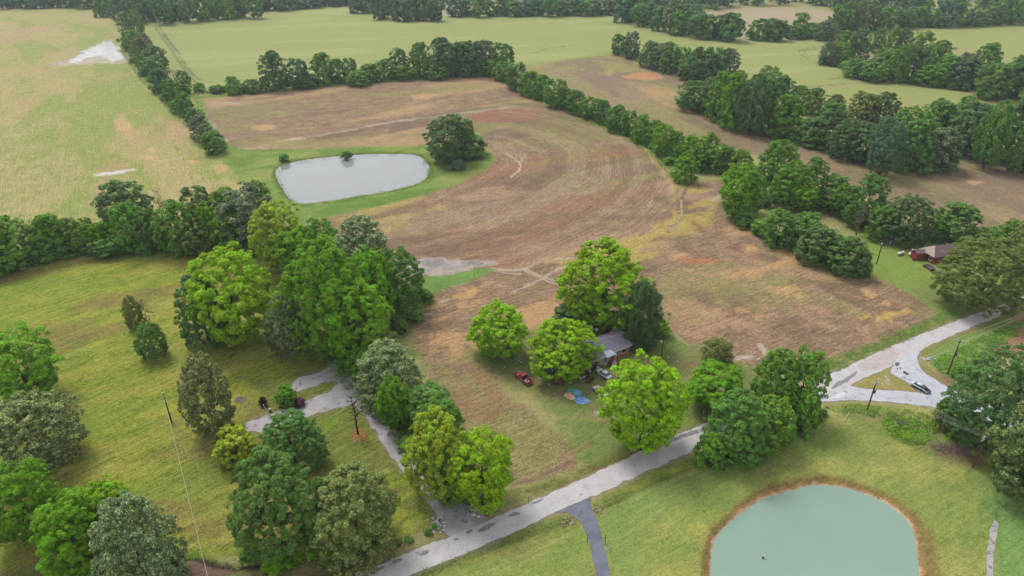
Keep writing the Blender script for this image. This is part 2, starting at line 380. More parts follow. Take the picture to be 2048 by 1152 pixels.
stroke([(1010,160),(1100,207),(1200,250),(1300,300),(1345,345),(1368,375)], 3.5, GRASS, LIMEG, FT, soft=1.5, wob=1.2, op=0.8)
stroke([(1290,300),(1330,345),(1345,380)], 2.0, STRAW, STRAW, None, soft=1.0, wob=1.0, op=0.6)
stroke([(985,148),(800,160),(600,174),(470,190),(395,196)], 5.5, GRASS, LIMEG, FT, soft=1.8, wob=1.2, op=0.9)
stroke([(1350,206),(1430,228),(1500,262),(1740,325),(1850,345),(1905,335)], 4.5, A(112,134,62), LIMEG, FT, soft=1.8, wob=1.2, op=0.8)
stroke([(1060,130),(1225,106)], 6.0, A(134,150,78), LIMEG, FT, soft=2.0, wob=1.2, op=0.8)
spots([(1060,126),(1230,106),(1330,140),(1200,150),(1080,150)], A(150,146,86), 12, 0.05, 0.7, 66)

# green land round the far pond
POND_GRASS = [(388,190),(402,200),(412,232),(432,270),(470,300),(560,301),(700,295),(850,289),(890,288),(960,296),(994,312),(985,332),(930,362),(830,396),(700,424),(640,438),(600,452),(560,430),(520,396),(470,350),(446,312),(420,272),(396,232)]
paint(POND_GRASS, A(112,140,62), A(128,148,70), FT, soft=1.0, wob=1.0, name='pasture', row=((600,440),(850,390)))
spots(POND_GRASS, A(146,150,80), 12, 0.25, 0.7, 71, stretch=(2.5, 1), rot=((600,440),(850,390)))
spots(POND_GRASS, A(88,122,44), 9, 0.25, 0.6, 72, stretch=(2.5, 1), rot=((600,440),(850,390)))
paint([(1512,428),(1560,412),(1620,414),(1650,424),(1580,440),(1530,444)], A(120,144,66), A(132,150,72), FT, soft=1.0, name='pasture')
paint([(1560,225),(1600,222),(1640,232),(1600,242),(1570,240)], A(150,150,82), None, FT, soft=1.0)
paint([(840,556),(880,546),(1000,534),(985,548),(940,562),(880,580),(820,606),(790,650),(770,640),(800,580)], A(108,140,70), A(118,146,74), FT, soft=0.8, wob=0.8, name='pasture')
stroke([(820,606),(795,648),(806,690),(850,735)], 3.0, A(104,128,58), None, FT, soft=1.2, wob=0.8)

ARC = G((640,440),(850,390),(960,350),(994,312),(985,290),(1010,160),(1100,207),(1200,247),(1300,294),(1345,338),(1372,368),(1330,470),(1150,520),(990,534),(800,520),(700,470))
i = sel(ARC, 2); k = i[sdist_poly(X[i], Y[i], ARC) < 0]; PG = G(*POND_GRASS); ac = U(800, 350)
dk = sdist_poly(X[k], Y[k], PG); ROW[k, 1] = dk; ROW[k, 0] = np.arctan2(Y[k]-ac.y, X[k]-ac.x)*60.0
sw = fbm(dk*1.0, ROW[k, 0]*0.06, 5.0, 140, 3)
blend(k, sstep(0.15, 0.6, sw)*0.4, A(168,144,114), A(160,138,112), None, None)
blend(k, sstep(0.15, 0.6, -sw)*0.4, A(120,94,74), A(128,100,82), None, None)
# flood water and puddles
paint([(150,114),(176,96),(206,80),(230,79),(238,100),(258,118),(226,131),(200,126),(160,128),(128,134),(92,133),(128,124)], A(184,172,156), A(192,182,170), (0.3, 0.4, 0.3), soft=2.5, wob=5, wob2=2.5, op=0.75)
paint([(150,112),(176,97),(206,82),(230,80),(240,104),(256,118),(228,124),(200,112),(180,116),(168,122),(140,128),(120,128)], A(112,106,98), None, (0.0, 0.0, 0.85), soft=0.8, wob=5, wob2=2.5, name='puddle', smooth=False)
paint([(190,350),(206,342),(228,344),(262,338),(270,341),(240,348),(214,352)], A(200,190,184), None, (0.1, 0.2, 0.7), soft=0.6, wob=2.2, wob2=1.2)
stroke([(310,322),(340,320),(372,313)], 1.0, A(196,188,180), None, (0.1, 0.2, 0.5), soft=0.6, wob=1.2, wob2=0.8, fade=0.5)
paint([(800,523),(850,515),(900,518),(992,518),(988,530),(900,546),(850,556),(812,552)], A(170,156,146), A(170,156,146), (0.2, 0.3, 0.45), soft=1.0, wob=2.0, wob2=1.2)
paint([(806,524),(850,518),(884,519),(900,524),(960,520),(990,519),(970,528),(930,534),(880,543),(840,552),(818,550),(850,540),(860,532),(830,530)], A(116,108,102), None, (0, 0, 0.85), soft=0.5, wob=1.4, wob2=0.9, name='puddle', smooth=False)

# the grounds of the former homestead, lower left
LAWNP = [(-700,640),(-150,580),(0,548),(120,520),(350,500),(520,498),(600,560),(660,700),(720,790),(800,930),(880,1050),(760,1092),(600,1115),(430,1105),(330,1120),(100,1130),(-700,1300)]
paint(LAWNP, LAWN, A(150,148,58), (0.8, 0.9, 0), soft=1.0, wob=0.8, name='lawn', row=((60,640),(480,500)))
RL = ((40,700),(480,600))
spots(LAWNP, LAWN_B, 12, 0.26, 0.65, 81, stretch=(3.0, 1), rot=RL)
spots(LAWNP, A(120,142,52), 10, 0.24, 0.6, 82, stretch=(2.5, 1), rot=RL)
spots(LAWNP, A(158,150,76), 6, 0.35, 0.55, 83, stretch=(5, 0.7), rot=RL)
spots([(500,760),(760,700),(870,1040),(640,1090),(480,950)], A(108,116,56), 9, -0.2, 0.7, 84)
paint([(620,870),(660,835),(690,830),(680,850),(640,880)], A(112,146,48), None, None, soft=1.0, op=0.8)
paint([(700,870),(716,855),(740,866),(735,885),(705,884)], A(158,118,72), A(140,110,70), None, soft=0.8, wob=0.5)
paint([(480,900),(520,890),(560,930),(500,945),(460,930)], A(124,100,72), A(110,92,62), None, soft=1.5, op=0.7)
paint([(300,815),(360,820),(430,880),(420,920),(350,900)], A(134,120,82), None, None, soft=3, op=0.5)
paint([(440,800),(520,790),(560,825),(470,850),(420,830)], A(138,118,80), None, None, soft=3, op=0.6)
paint([(-700,1180),(60,1128),(200,1130),(360,1120),(420,1112),(470,1140),(600,1130),(760,1094),(800,1140),(720,1152),(560,1260),(-700,1500)], A(112,116,62), A(128,112,78), FT, soft=1.2, wob=1.0, name='pasture')
paint([(355,1120),(420,1112),(470,1138),(430,1165),(360,1160)], A(124,102,88), A(104,84,70), FT, soft=0.8, wob=0.6)
stroke([(330,1122),(372,1110),(402,1113),(424,1126),(470,1136),(520,1130)], 0.9, A(62,50,40), A(62,50,40), (0.2, 0.4, 0.2), soft=0.4, wob=0.4, wob2=0.3)
stroke([(372,1104),(410,1102),(440,1118)], 1.2, A(110,146,48), None, FT, soft=0.6, wob=0.4)

# yard of the brick house
YARD = [(930,700),(1010,690),(1060,655),(1200,630),(1330,640),(1345,668),(1440,708),(1500,735),(1600,770),(1618,790),(1540,810),(1400,845),(1300,888),(1230,915),(1170,935),(1150,900),(1130,850),(1080,800),(1010,770),(960,740)]
paint(YARD, A(112,132,66), A(126,136,76), FT, soft=2.2, wob=2.0, wob2=0.8, name='lawn', row=((1100,820),(1300,700)))
spots(YARD, A(134,128,82), 9, 0.2, 0.6, 91)
spots(YARD, A(96,122,52), 8, 0.3, 0.6, 92)
spots(YARD, A(140,118,86), 5, 0.42, 0.6, 93)
spots([(1130,830),(1230,780),(1400,845),(1170,935)], A(136,152,58), 10, -0.1, 0.75, 94)
paint([(1180,645),(1240,640),(1260,662),(1200,690),(1180,690)], A(128,104,74), A(108,96,62), None, soft=1.2, op=0.8)
paint([(1188,740),(1200,738),(1206,752),(1200,768),(1186,764)], A(140,112,86), None, None, soft=0.8, op=0.8)
paint([(1108,782),(1128,780),(1124,796),(1106,792)], A(136,118,90), A(110,96,78), None, soft=0.9, op=0.8)
paint([(1185,825),(1200,822),(1206,832),(1190,834)], A(176,176,168), None, (0.2, 0.3, 0.3), soft=0.5, wob=0.3)
paint([(1150,828),(1180,828),(1200,838),(1160,838)], A(124,122,84), None, None, soft=0.9, op=0.7)
# neighbour's lawn
HOUSE2 = [(1705,440),(1760,455),(1830,470),(1960,480),(2300,480),(2300,590),(2048,590),(1950,625),(1890,645),(1860,612),(1790,570),(1740,548),(1722,490)]
paint(HOUSE2, A(134,152,72), A(122,146,64), FT, soft=1.4, wob=1.0, name='lawn', row=((1740,480),(1860,600)))
spots([(1780,560),(1960,560),(2048,590),(1890,645),(1850,612)], A(124,130,78), 8, -0.1, 0.6, 95)

# land south of the road
SOUTH = [(640,1230),(840,1152),(1045,1062),(1180,1003),(1400,902),(1540,850),(1610,818),(1700,806),(1860,818),(1930,822),(2300,900),(2300,1500),(300,1500)]
paint(SOUTH, A(142,150,80), A(158,158,84), FT, soft=0.8, wob=0.5, name='pasture', row=((1250,1000),(1500,880)))
spots(SOUTH, A(164,160,92), 10, 0.2, 0.65, 101, stretch=(2.5, 1), rot=((1250,1000),(1500,880)))
spots(SOUTH, A(120,144,70), 9, 0.2, 0.6, 102, stretch=(2.5, 1), rot=((1250,1000),(1500,880)))
paint([(1150,1040),(1180,1010),(1260,1000),(1420,930),(1520,900),(1440,960),(1300,1060),(1260,1160),(1225,1160)], A(132,150,78), A(116,144,76), None, soft=3, wob=2, op=0.7)
paint([(1960,960),(2010,930),(2300,960),(2300,1400),(2000,1400),(1990,1100)], A(112,146,78), A(124,150,80), FT, soft=2, wob=1)
stroke([(2002,930),(1998,1000),(1990,1060)], 0.7, A(92,110,60), None, None, soft=0.5)
paint([(1640,800),(1760,815),(1880,845),(1960,900),(1960,940),(1880,920),(1800,890),(1720,850)], A(110,140,60), A(130,120,80), FT, soft=1.5, wob=1.5, wob2=0.8, op=0.8)
for pts in ([(1855,900),(1900,880),(1945,895),(1940,925),(1890,915)], [(1845,850),(1880,848),(1900,865),(1860,868)], [(1950,900),(1970,905),(1960,935),(1940,930)]):
    paint(pts, A(138,106,84), A(120,96,80), None, soft=1.0, wob=1.0, wob2=0.6, op=0.85)
paint([(2020,640),(2300,560),(2300,720),(2048,720),(1985,710),(1975,690)], A(166,128,98), A(146,112,88), (0.7, 0.7, 0), soft=1.0, wob=1.0, name='ploughed_field', row=((2000,700),(2100,660)))
for pts in ([(1240,1010),(1330,970),(1420,930)], [(1250,1040),(1380,970)], [(960,1150),(1100,1086),(1150,1066)], [(940,1170),(1080,1110)], [(1230,1080),(1330,1020)]):
    stroke(pts, 0.3, A(166,168,112), None, None, soft=0.25, wob=0.2, op=0.7)
# near pond: bank of bare clay
BANK_O = G((1400,1152),(1406,1099),(1427,1051),(1470,1009),(1522,974),(1591,952),(1660,951),(1730,967),(1799,999),(1851,1040),(1873,1099),(1878,1152),(1880,1215),(1810,1310),(1620,1350),(1460,1310),(1400,1220))
WATER1_Z, WATER2_Z = -0.9, -0.5
BANK_I = G((1421,1152),(1423,1099),(1439,1061),(1487,1023),(1524,997),(1574,984),(1619,970),(1667,971),(1713,981),(1765,1002),(1799,1026),(1825,1053),(1833,1099),(1838,1152),(1838,1205),(1780,1285),(1620,1315),(1480,1285),(1420,1205), z=WATER1_Z)
BANK_O = smooth_closed(BANK_O, 2); BANK_I = smooth_closed(BANK_I, 2)
paint(BANK_O, A(146,140,76), A(158,148,84), FT, soft=1.4, wob=0.6, world=True, smooth=False, op=0.7)
paint(BANK_O, A(128,114,64), A(140,120,72), FT, soft=0.9, wob=0.6, wob2=0.4, name='pond_bank', world=True, smooth=False)
i = sel(BANK_O, 5); dI = sdist_poly(X[i]+WX2[i]*0.3, Y[i]+WY2[i]*0.3, BANK_I)
blend(i, sstep(1.1, 0.1, dI)*(0.45+0.45*sstep(-0.3, 0.5, fbm(X[i], Y[i], 9.0, 55, 3))), A(172,124,84), A(186,142,104), None, None)
blend(i, sstep(0.4, 0.0, dI), A(196,170,146), A(196,170,146), None, None)
dO = sdist_poly(X[i], Y[i], BANK_O); dI = sdist_poly(X[i], Y[i], BANK_I)
Z[i] = np.where(dO < 0, np.where(dI > 0, WATER1_Z*(-dO)/(-dO+dI+1e-6), WATER1_Z - 0.6*np.clip(-dI/1.2, 0, 1)), 0)
POND2 = smooth_closed(G((550,350),(553,338),(566,329),(590,324),(620,318),(680,312),(740,308),(800,308),(832,309),(850,319),(861,337),(855,355),(835,368),(780,382),(700,395),(640,404),(600,408),(580,401),(563,375), z=WATER2_Z), 2)
i = sel(POND2, 8); d2 = sdist_poly(X[i]+WX2[i]*0.5, Y[i]+WY2[i]*0.5, POND2)
blend(i, sstep(2.2, 0.3, d2), A(96,112,50), A(116,128,56), None, None)
blend(i, sstep(0.7, 0.0, d2)*0.9, A(96,84,60), A(84,78,52), None, None)
d2 = sdist_poly(X[i], Y[i], POND2)
Z[i] = np.where(d2 < 0, WATER2_Z - 0.5*np.clip(-d2/1.0, 0, 1), WATER2_Z*np.clip(1-d2/2.5, 0, 1)**1.5)
# verges and ditches
DITCHES = [[(925,1016),(990,1002),(1057,984),(1110,970),(1160,952),(1205,930),(1250,908),(1300,890),(1370,866),(1420,846)],
           [(790,1170),(860,1140),(960,1104),(1060,1064),(1120,1046),(1150,1036)], [(1192,1016),(1240,992),(1300,962),(1350,938),(1400,922)],
           [(330,1122),(372,1110),(402,1113),(424,1126),(470,1136),(520,1130)]]
for k, pts in enumerate(DITCHES):
    if k < 3:
        stroke(pts, 3.4, A(116,128,62), A(130,132,72), FT, soft=1.0, wob=0.4, op=0.8)
        stroke(pts, 0.9, (A(112,84,60), A(78,98,48), A(88,98,50))[k], None, None, soft=0.4, wob=0.5, wob2=0.3, op=0.9)
    P = smooth_open(G(*pts), 2); i = sel(P, 4); d = dist_line(X[i]+WX[i]*0.5, Y[i]+WY[i]*0.5, P)
    Z[i] -= 0.45*sstep(1.5, 0.1, d)
stroke([(1200,1012),(1260,978),(1340,944),(1380,930)], 1.2, A(176,186,72), None, None, soft=0.6, wob=0.5, fade=0.4)
stroke([(1055,975),(1110,960),(1150,948)], 1.6, A(176,140,112), None, None, soft=0.7, wob=0.6, fade=0.3)
stroke([(1640,740),(1700,716),(1760,690),(1850,655),(1950,612)], 4.0, A(104,130,62), A(130,132,76), FT, soft=1.5, wob=0.8, name='verge')
stroke([(1640,756),(1690,730),(1745,705)], 0.7, A(190,184,166), None, None, soft=0.3, wob=0.2, fade=0.8)
stroke([(1850,705),(1880,690),(1950,660),(2060,612)], 3.2, A(136,134,66), A(118,130,62), FT, soft=1.0, wob=0.5, name='verge')
stroke([(1850,735),(1870,757),(1912,787)], 2.4, A(142,146,62), A(130,120,80), FT, soft=0.8, wob=0.5, name='verge')
paint([(1860,740),(1900,745),(1925,790),(1912,785)], A(150,118,98), A(140,100,86), None, soft=0.7, op=0.8)
paint([(1850,705),(1960,665),(2060,630),(1990,700),(1960,740),(1900,760),(1870,740)], A(104,142,66), A(120,146,72), FT, soft=1.0, wob=1.0, op=0.8)
stroke([(1860,716),(1950,680),(2048,640)], 0.5, A(150,150,120), None, None, soft=0.3, op=0.6)
paint([(1700,770),(1732,752),(1758,744),(1782,744),(1810,760),(1846,786),(1790,782),(1748,780),(1715,774)], A(148,146,74), A(158,140,78), FT, soft=0.5, wob=0.3, name='verge', smooth=False)
for pts in ([(1770,752),(1780,752),(1786,768),(1772,772)], [(1722,760),(1732,762),(1728,770),(1718,768)]): paint(pts, A(176,172,164), None, None, soft=0.4, wob=0.3, op=0.8)
Z += fbm(X, Y, 5.0, 300, 3)*0.04*np.clip((Y-40)/40, 0, 1)

# the road bed: keep the ground under the paved sheets low and level
ROAD_MAIN_U = [(560,1225),(717,1148),(840,1096),(955,1052),(1057,1006),(1113,981),(1200,942),(1273,908),(1349,871),(1400,851),(1470,826),(1540,806),(1596,793),(1614,781),(1635,761),(1668,745),(1708,728),(1779,693),(1855,664),(1960,624),(2060,588),(2200,530)]
ROAD_MAIN_L = [(630,1240),(815,1151),(955,1098),(1045,1056),(1105,1028),(1186,993),(1273,952),(1400,897),(1490,858),(1560,830),(1610,813),(1700,771),(1732,753),(1758,745),(1790,727),(1825,710),(1842,700),(1878,682),(1960,647),(2060,606),(2200,550)]
def strip(Uq, Lq, n):
    """two edge lines sampled to n cross sections"""
    def res(P, n):
        P = [Vector(p) for p in smooth_open(G(*P), 2)]; L = [0]
        for a, b in zip(P, P[1:]): L.append(L[-1]+(b-a).length)
        out = []; j = 0
        for k in range(n):
            s = L[-1]*k/(n-1)
            while j < len(P)-2 and L[j+1] < s: j += 1
            t = (s-L[j])/max(1e-9, L[j+1]-L[j]); out.append(P[j].lerp(P[j+1], min(1, t)))
        return out
    return res(Uq, n), res(Lq, n)
RU, RL_ = strip(ROAD_MAIN_U, ROAD_MAIN_L, 420)
JUNC = [(1790,727),(1808,716),(1840,702),(1834,716),(1838,731),(1852,748),(1880,765),(1912,784),(1960,806),(2100,850),(2100,900),(1990,846),(1915,820),(1860,813),(1774,803),(1704,800),(1650,803),(1612,813),(1640,796),(1697,772),(1713,774),(1747,779),(1791,781),(1846,787),(1808,761),(1780,745)]
DRIVE = [(1105,1026),(1133,1025),(1148,1033),(1160,1044),(1174,1070),(1185,1111),(1191,1144),(1200,1230),(1240,1230),(1219,1144),(1211,1103),(1201,1062),(1187,1025),(1181,1006),(1182,994)]
GRAVEL = [(586,768),(594,758),(607,752),(628,748),(648,742),(656,730),(650,705),(668,700),(690,716),(712,748),(721,773),(745,815),(787,850),(811,890),(845,950),(867,985),(900,985),(929,998),(948,1015),(966,1028),(974,1042),(898,1074),(887,1056),(867,1018),(835,974),(794,926),(755,870),(724,822),(706,806),(687,815),(673,815),(640,825),(615,834),(523,865),(494,863),(489,852),(495,844),(537,829),(587,812),(607,804),(634,793),(662,783),(676,769),(669,762),(648,765),(627,773),(590,784),(582,778)]
PAVED = [[(p.x, p.y) for p in RU] + [(p.x, p.y) for p in reversed(RL_)], G(*JUNC), G(*DRIVE), G(*GRAVEL)]
for k, P in enumerate(PAVED):
    i = sel(P, 3); d = sdist_poly(X[i], Y[i], P)
    Z[i] = np.where(d < 0.3, -0.03, np.where(d < 1.0, Z[i]*np.clip((d-0.3)/0.7, 0, 1) - 0.03*(1-np.clip((d-0.3)/0.7, 0, 1)), Z[i]))
    if k != 2: blend(i, sstep(0.9, 0.0, d + WX2[i]*0.35)*0.75, A(150,138,122), A(132,122,100), None, None)
    else: blend(i, sstep(0.8, 0.0, d + WX2[i]*0.3)*0.6, A(164,148,92), None, None, None)

def ground_material():
    m = bpy.data.materials.new('land'); m.use_nodes = True; t = m.node_tree; b = t.nodes['Principled BSDF']; L = t.links.new
    def N(k, **kw):
        n = t.nodes.new(k)
        for a, v in kw.items(): setattr(n, a, v)
        return n
    at1 = N('ShaderNodeAttribute', attribute_name='c1'); at2 = N('ShaderNodeAttribute', attribute_name='c2')
    atx = N('ShaderNodeAttribute', attribute_name='tx'); atr = N('ShaderNodeAttribute', attribute_name='row')
    sx = N('ShaderNodeSeparateXYZ'); L(atx.outputs['Vector'], sx.inputs[0])
    tc = N('ShaderNodeTexCoord')
    def noise(vec, scale, detail=4, rough=0.6, st=None):
        n = N('ShaderNodeTexNoise'); n.inputs['Scale'].default_value = scale; n.inputs['Detail'].default_value = detail; n.inputs['Roughness'].default_value = rough
        if st:
            mp = N('ShaderNodeMapping'); mp.inputs['Scale'].default_value = st; L(vec, mp.inputs[0]); vec = mp.outputs[0]
        L(vec, n.inputs['Vector']); return n.outputs['Fac']
    def M(op, a, b_, c=None):
        n = N('ShaderNodeMath', operation=op)
        for k, v in enumerate((a, b_, c)):
            if v is None: continue
            if isinstance(v, (int, float)): n.inputs[k].default_value = v
            else: L(v, n.inputs[k])
        return n.outputs[0]
    big = noise(tc.outputs['Object'], 0.16, 6, 0.62)
    med = noise(tc.outputs['Object'], 0.9, 5, 0.65)
    fin = noise(tc.outputs['Object'], 2.6, 4, 0.75)
    row = noise(atr.outputs['Vector'], 1.0, 4, 0.6, (0.05, 0.95, 1))
    row2 = noise(atr.outputs['Vector'], 1.0, 3, 0.6, (0.25, 2.4, 1))
    # which of the two land colours
    f = M('ADD', M('MULTIPLY', big, 0.5), M('ADD', M('MULTIPLY', med, 0.3), M('MULTIPLY', M('MULTIPLY', row, sx.outputs['X']), 0.45)))
    f = M('SUBTRACT', f, M('MULTIPLY', sx.outputs['X'], 0.22))
    mr = N('ShaderNodeMapRange'); mr.inputs['From Min'].default_value = 0.32; mr.inputs['From Max'].default_value = 0.5; mr.clamp = True; L(f, mr.inputs[0])
    mx = N('ShaderNodeMix', data_type='RGBA'); L(M('MULTIPLY', mr.outputs[0], 0.85), mx.inputs[0])
    L(at1.outputs['Color'], mx.inputs[6]); L(at2.outputs['Color'], mx.inputs[7])
    # brightness: tufts, clods and rows
    def dev(s, k): return M('MULTIPLY', M('SUBTRACT', s, 0.5), k)
    v = M('ADD', dev(med, 1.0), M('ADD', dev(fin, 2.4), M('MULTIPLY', M('ADD', dev(row, 0.75), dev(row2, 1.7)), sx.outputs['X'])))
    v = M('MULTIPLY', v, M('MULTIPLY_ADD', sx.outputs['Y'], 1.0, 0.25))
    v = M('MAXIMUM', M('ADD', M('ADD', v, dev(big, 0.5)), 1.0), 0.35)
    mv = N('ShaderNodeVectorMath', operation='SCALE'); L(mx.outputs[2], mv.inputs[0]); L(v, mv.inputs['Scale'])
    L(mv.outputs[0], b.inputs['Base Color'])
    w = sx.outputs['Z']
    rr = N('ShaderNodeMapRange'); rr.inputs['From Min'].default_value = 0.45; rr.inputs['From Max'].default_value = 0.9
    rr.inputs['To Min'].default_value = 0.95; rr.inputs['To Max'].default_value = 0.06; L(w, rr.inputs[0]); L(rr.outputs[0], b.inputs['Roughness'])
    sp = N('ShaderNodeMapRange'); sp.inputs['To Min'].default_value = 0.1; sp.inputs['To Max'].default_value = 0.28; L(w, sp.inputs[0]); L(sp.outputs[0], b.inputs['Specular IOR Level'])
    bp = N('ShaderNodeBump'); bp.inputs['Distance'].default_value = 0.35
    hgt = M('ADD', M('MULTIPLY', fin, 0.35), M('ADD', M('MULTIPLY', med, 0.8), M('MULTIPLY', M('MULTIPLY', row2, sx.outputs['X']), 0.5)))
    L(hgt, bp.inputs['Height']); L(M('SUBTRACT', 0.75, M('MULTIPLY', w, 0.74)), bp.inputs['Strength'])
    L(bp.outputs[0], b.inputs['Normal'])
    return m
LAND = ground_material()
def build_ground():
    idx = np.arange(NV).reshape(NR, NA)
    a = idx[:-1, :]; b = np.roll(idx, -1, 1)[:-1, :]; c = np.roll(idx, -1, 1)[1:, :]; d = idx[1:, :]
    F = np.stack([a, d, c, b], -1).reshape(-1, 4)
    F = F[:, ::-1]                                     # upwards
    P = np.stack([X, Y, Z], 1)
    # orientation check
    f0 = F[len(F)//2]; n = np.cross(P[f0[1]]-P[f0[0]], P[f0[2]]-P[f0[0]])
    if n[2] < 0: F = F[:, ::-1]
    fz = np.median(ZONE[F], axis=1).astype(int)
    # a fan for the disc under the camera
    for zi, name in enumerate(ZN):
        k = np.nonzero(fz == zi)[0]
        if not len(k): continue
        u, inv = np.unique(F[k].ravel(), return_inverse=True)
        me = np_mesh(name, P[u], inv.astype(np.int32), 4, (LAND,), smooth=True)
        for nm, arr in (('c1', C1), ('c2', C2), ('tx', TX)):
            at = me.attributes.new(nm, 'FLOAT_VECTOR', 'POINT'); at.data.foreach_set('vector', np.ascontiguousarray(arr[u], np.float32).ravel())
        at = me.attributes.new('row', 'FLOAT_VECTOR', 'POINT')
        at.data.foreach_set('vector', np.ascontiguousarray(np.concatenate([ROW[u], np.zeros((len(u), 1))], 1), np.float32).ravel())
        tag(obj(name, me), kind='structure')
build_ground()
# ------------------------------------------------------------ roads and water
def paved_material(name, c1, c2, c3, patch=0.56, crack=True, rough=0.85, grain=14.0):
    m = bpy.data.materials.new(name); m.use_nodes = True; t = m.node_tree; b = t.nodes['Principled BSDF']; L = t.links.new
    tc = t.nodes.new('ShaderNodeTexCoord')
    def noise(s, d=5, r=0.6):
        n = t.nodes.new('ShaderNodeTexNoise'); n.inputs['Scale'].default_value = s; n.inputs['Detail'].default_value = d; n.inputs['Roughness'].default_value = r
        L(tc.outputs['Object'], n.inputs['Vector']); return n.outputs['Fac']
    def ramp(f, p0, p1, a, c):
        r = t.nodes.new('ShaderNodeValToRGB'); e = r.color_ramp.elements; e[0].position = p0; e[1].position = p1
        e[0].color = (*a, 1); e[1].color = (*c, 1); L(f, r.inputs[0]); return r.outputs[0]
    def mix(f, a, c, mode='MIX'):
        n = t.nodes.new('ShaderNodeMix'); n.data_type = 'RGBA'; n.blend_type = mode
        if isinstance(f, float): n.inputs[0].default_value = f
        else: L(f, n.inputs[0])
        for k, v in ((6, a), (7, c)):
            if isinstance(v, tuple): n.inputs[k].default_value = (*v, 1)
            else: L(v, n.inputs[k])
        return n.outputs[2]
    base = ramp(noise(0.35), 0.35, 0.65, c1, c2)
    base = mix(ramp(noise(0.5, 6, 0.7), patch, patch+0.03, (0, 0, 0), (1, 1, 1)), base, c3)
    g = ramp(noise(grain, 3), 0.25, 0.75, (0.62,)*3, (1.3,)*3)
    base = mix(1.0, base, g, 'MULTIPLY')
    if crack:
        v = t.nodes.new('ShaderNodeTexVoronoi'); v.feature = 'DISTANCE_TO_EDGE'; v.inputs['Scale'].default_value = 0.33
        wv = t.nodes.new('ShaderNodeTexNoise'); wv.inputs['Scale'].default_value = 0.9; wv.inputs['Detail'].default_value = 4; L(tc.outputs['Object'], wv.inputs['Vector'])
        av = t.nodes.new('ShaderNodeVectorMath'); av.operation = 'MULTIPLY_ADD'; av.inputs[1].default_value = (2.5,)*3
        L(wv.outputs['Color'], av.inputs[0]); L(tc.outputs['Object'], av.inputs[2]); L(av.outputs[0], v.inputs['Vector'])
        base = mix(ramp(v.outputs['Distance'], 0.0, 0.022, (0.4,)*3, (0, 0, 0)), base, tuple(c*0.45 for c in c3))
    L(base, b.inputs['Base Color']); b.inputs['Roughness'].default_value = rough; b.inputs['Specular IOR Level'].default_value = 0.25
    bu = t.nodes.new('ShaderNodeBump'); bu.inputs['Distance'].default_value = 0.03; bu.inputs['Strength'].default_value = 0.6
    L(noise(grain*0.7, 4), bu.inputs['Height']); L(bu.outputs[0], b.inputs['Normal'])
    return m
ROADM = paved_material('worn_chipseal', A(190,186,186), A(204,199,200), A(164,160,162), 0.63)
ROADM2 = paved_material('worn_chipseal_blue', A(188,190,198), A(202,203,210), A(152,152,160), 0.58)
DRIVEM = paved_material('dark_asphalt', A(98,103,118), A(122,126,140), A(84,88,102), 0.6, rough=0.7)
GRAVM = paved_material('crushed_gravel', A(166,162,164), A(184,180,180), A(136,128,116), 0.58, crack=False, grain=6.0)

def sheet_from_outline(name, outline, z, m, jag=0.18, step=0.5, kerb=0.05, seed=0):
    """flat paved area with an uneven, slightly sloping edge"""
    P = [Vector((x, y)) for x, y in outline]; Q = []
    for i in range(len(P)):
        a, b = P[i], P[(i+1) % len(P)]; n = max(1, int((b-a).length/step))
        Q += [a.lerp(b, k/n) for k in range(n)]
    qx = np.array([p.x for p in Q]); qy = np.array([p.y for p in Q])
    jx = fbm(qx, qy, 1.5, seed+7, 3)*jag; jy = fbm(qx, qy, 1.5, seed+70, 3)*jag
    Q = [Vector((x+a, y+b_)) for x, y, a, b_ in zip(qx, qy, jx, jy)]
    bm = bmesh.new(); top = [bm.verts.new((p.x, p.y, z)) for p in Q]
    f = bm.faces.new(top); f.normal_update()
    if f.normal.z < 0: f.normal_flip()
    r = bmesh.ops.extrude_edge_only(bm, edges=list(f.edges))
    for v in [g for g in r['geom'] if isinstance(g, bmesh.types.BMVert)]: v.co.z -= kerb
    bmesh.ops.triangulate(bm, faces=[f])
    me = bpy.data.meshes.new(name); bm.to_mesh(me); bm.free(); me.materials.append(m)
    return obj(name, me)
tag(sheet_from_outline('road', PAVED[0], 0.012, ROADM, 0.28, seed=1), kind='structure')
tag(sheet_from_outline('side_road', PAVED[1], 0.016, ROADM2, 0.22, seed=2), kind='structure')
tag(sheet_from_outline('driveway', PAVED[2], 0.020, DRIVEM, 0.10, seed=3), kind='structure')
tag(sheet_from_outline('gravel_driveway', PAVED[3], 0.006, GRAVM, 0.42, seed=4), kind='structure')
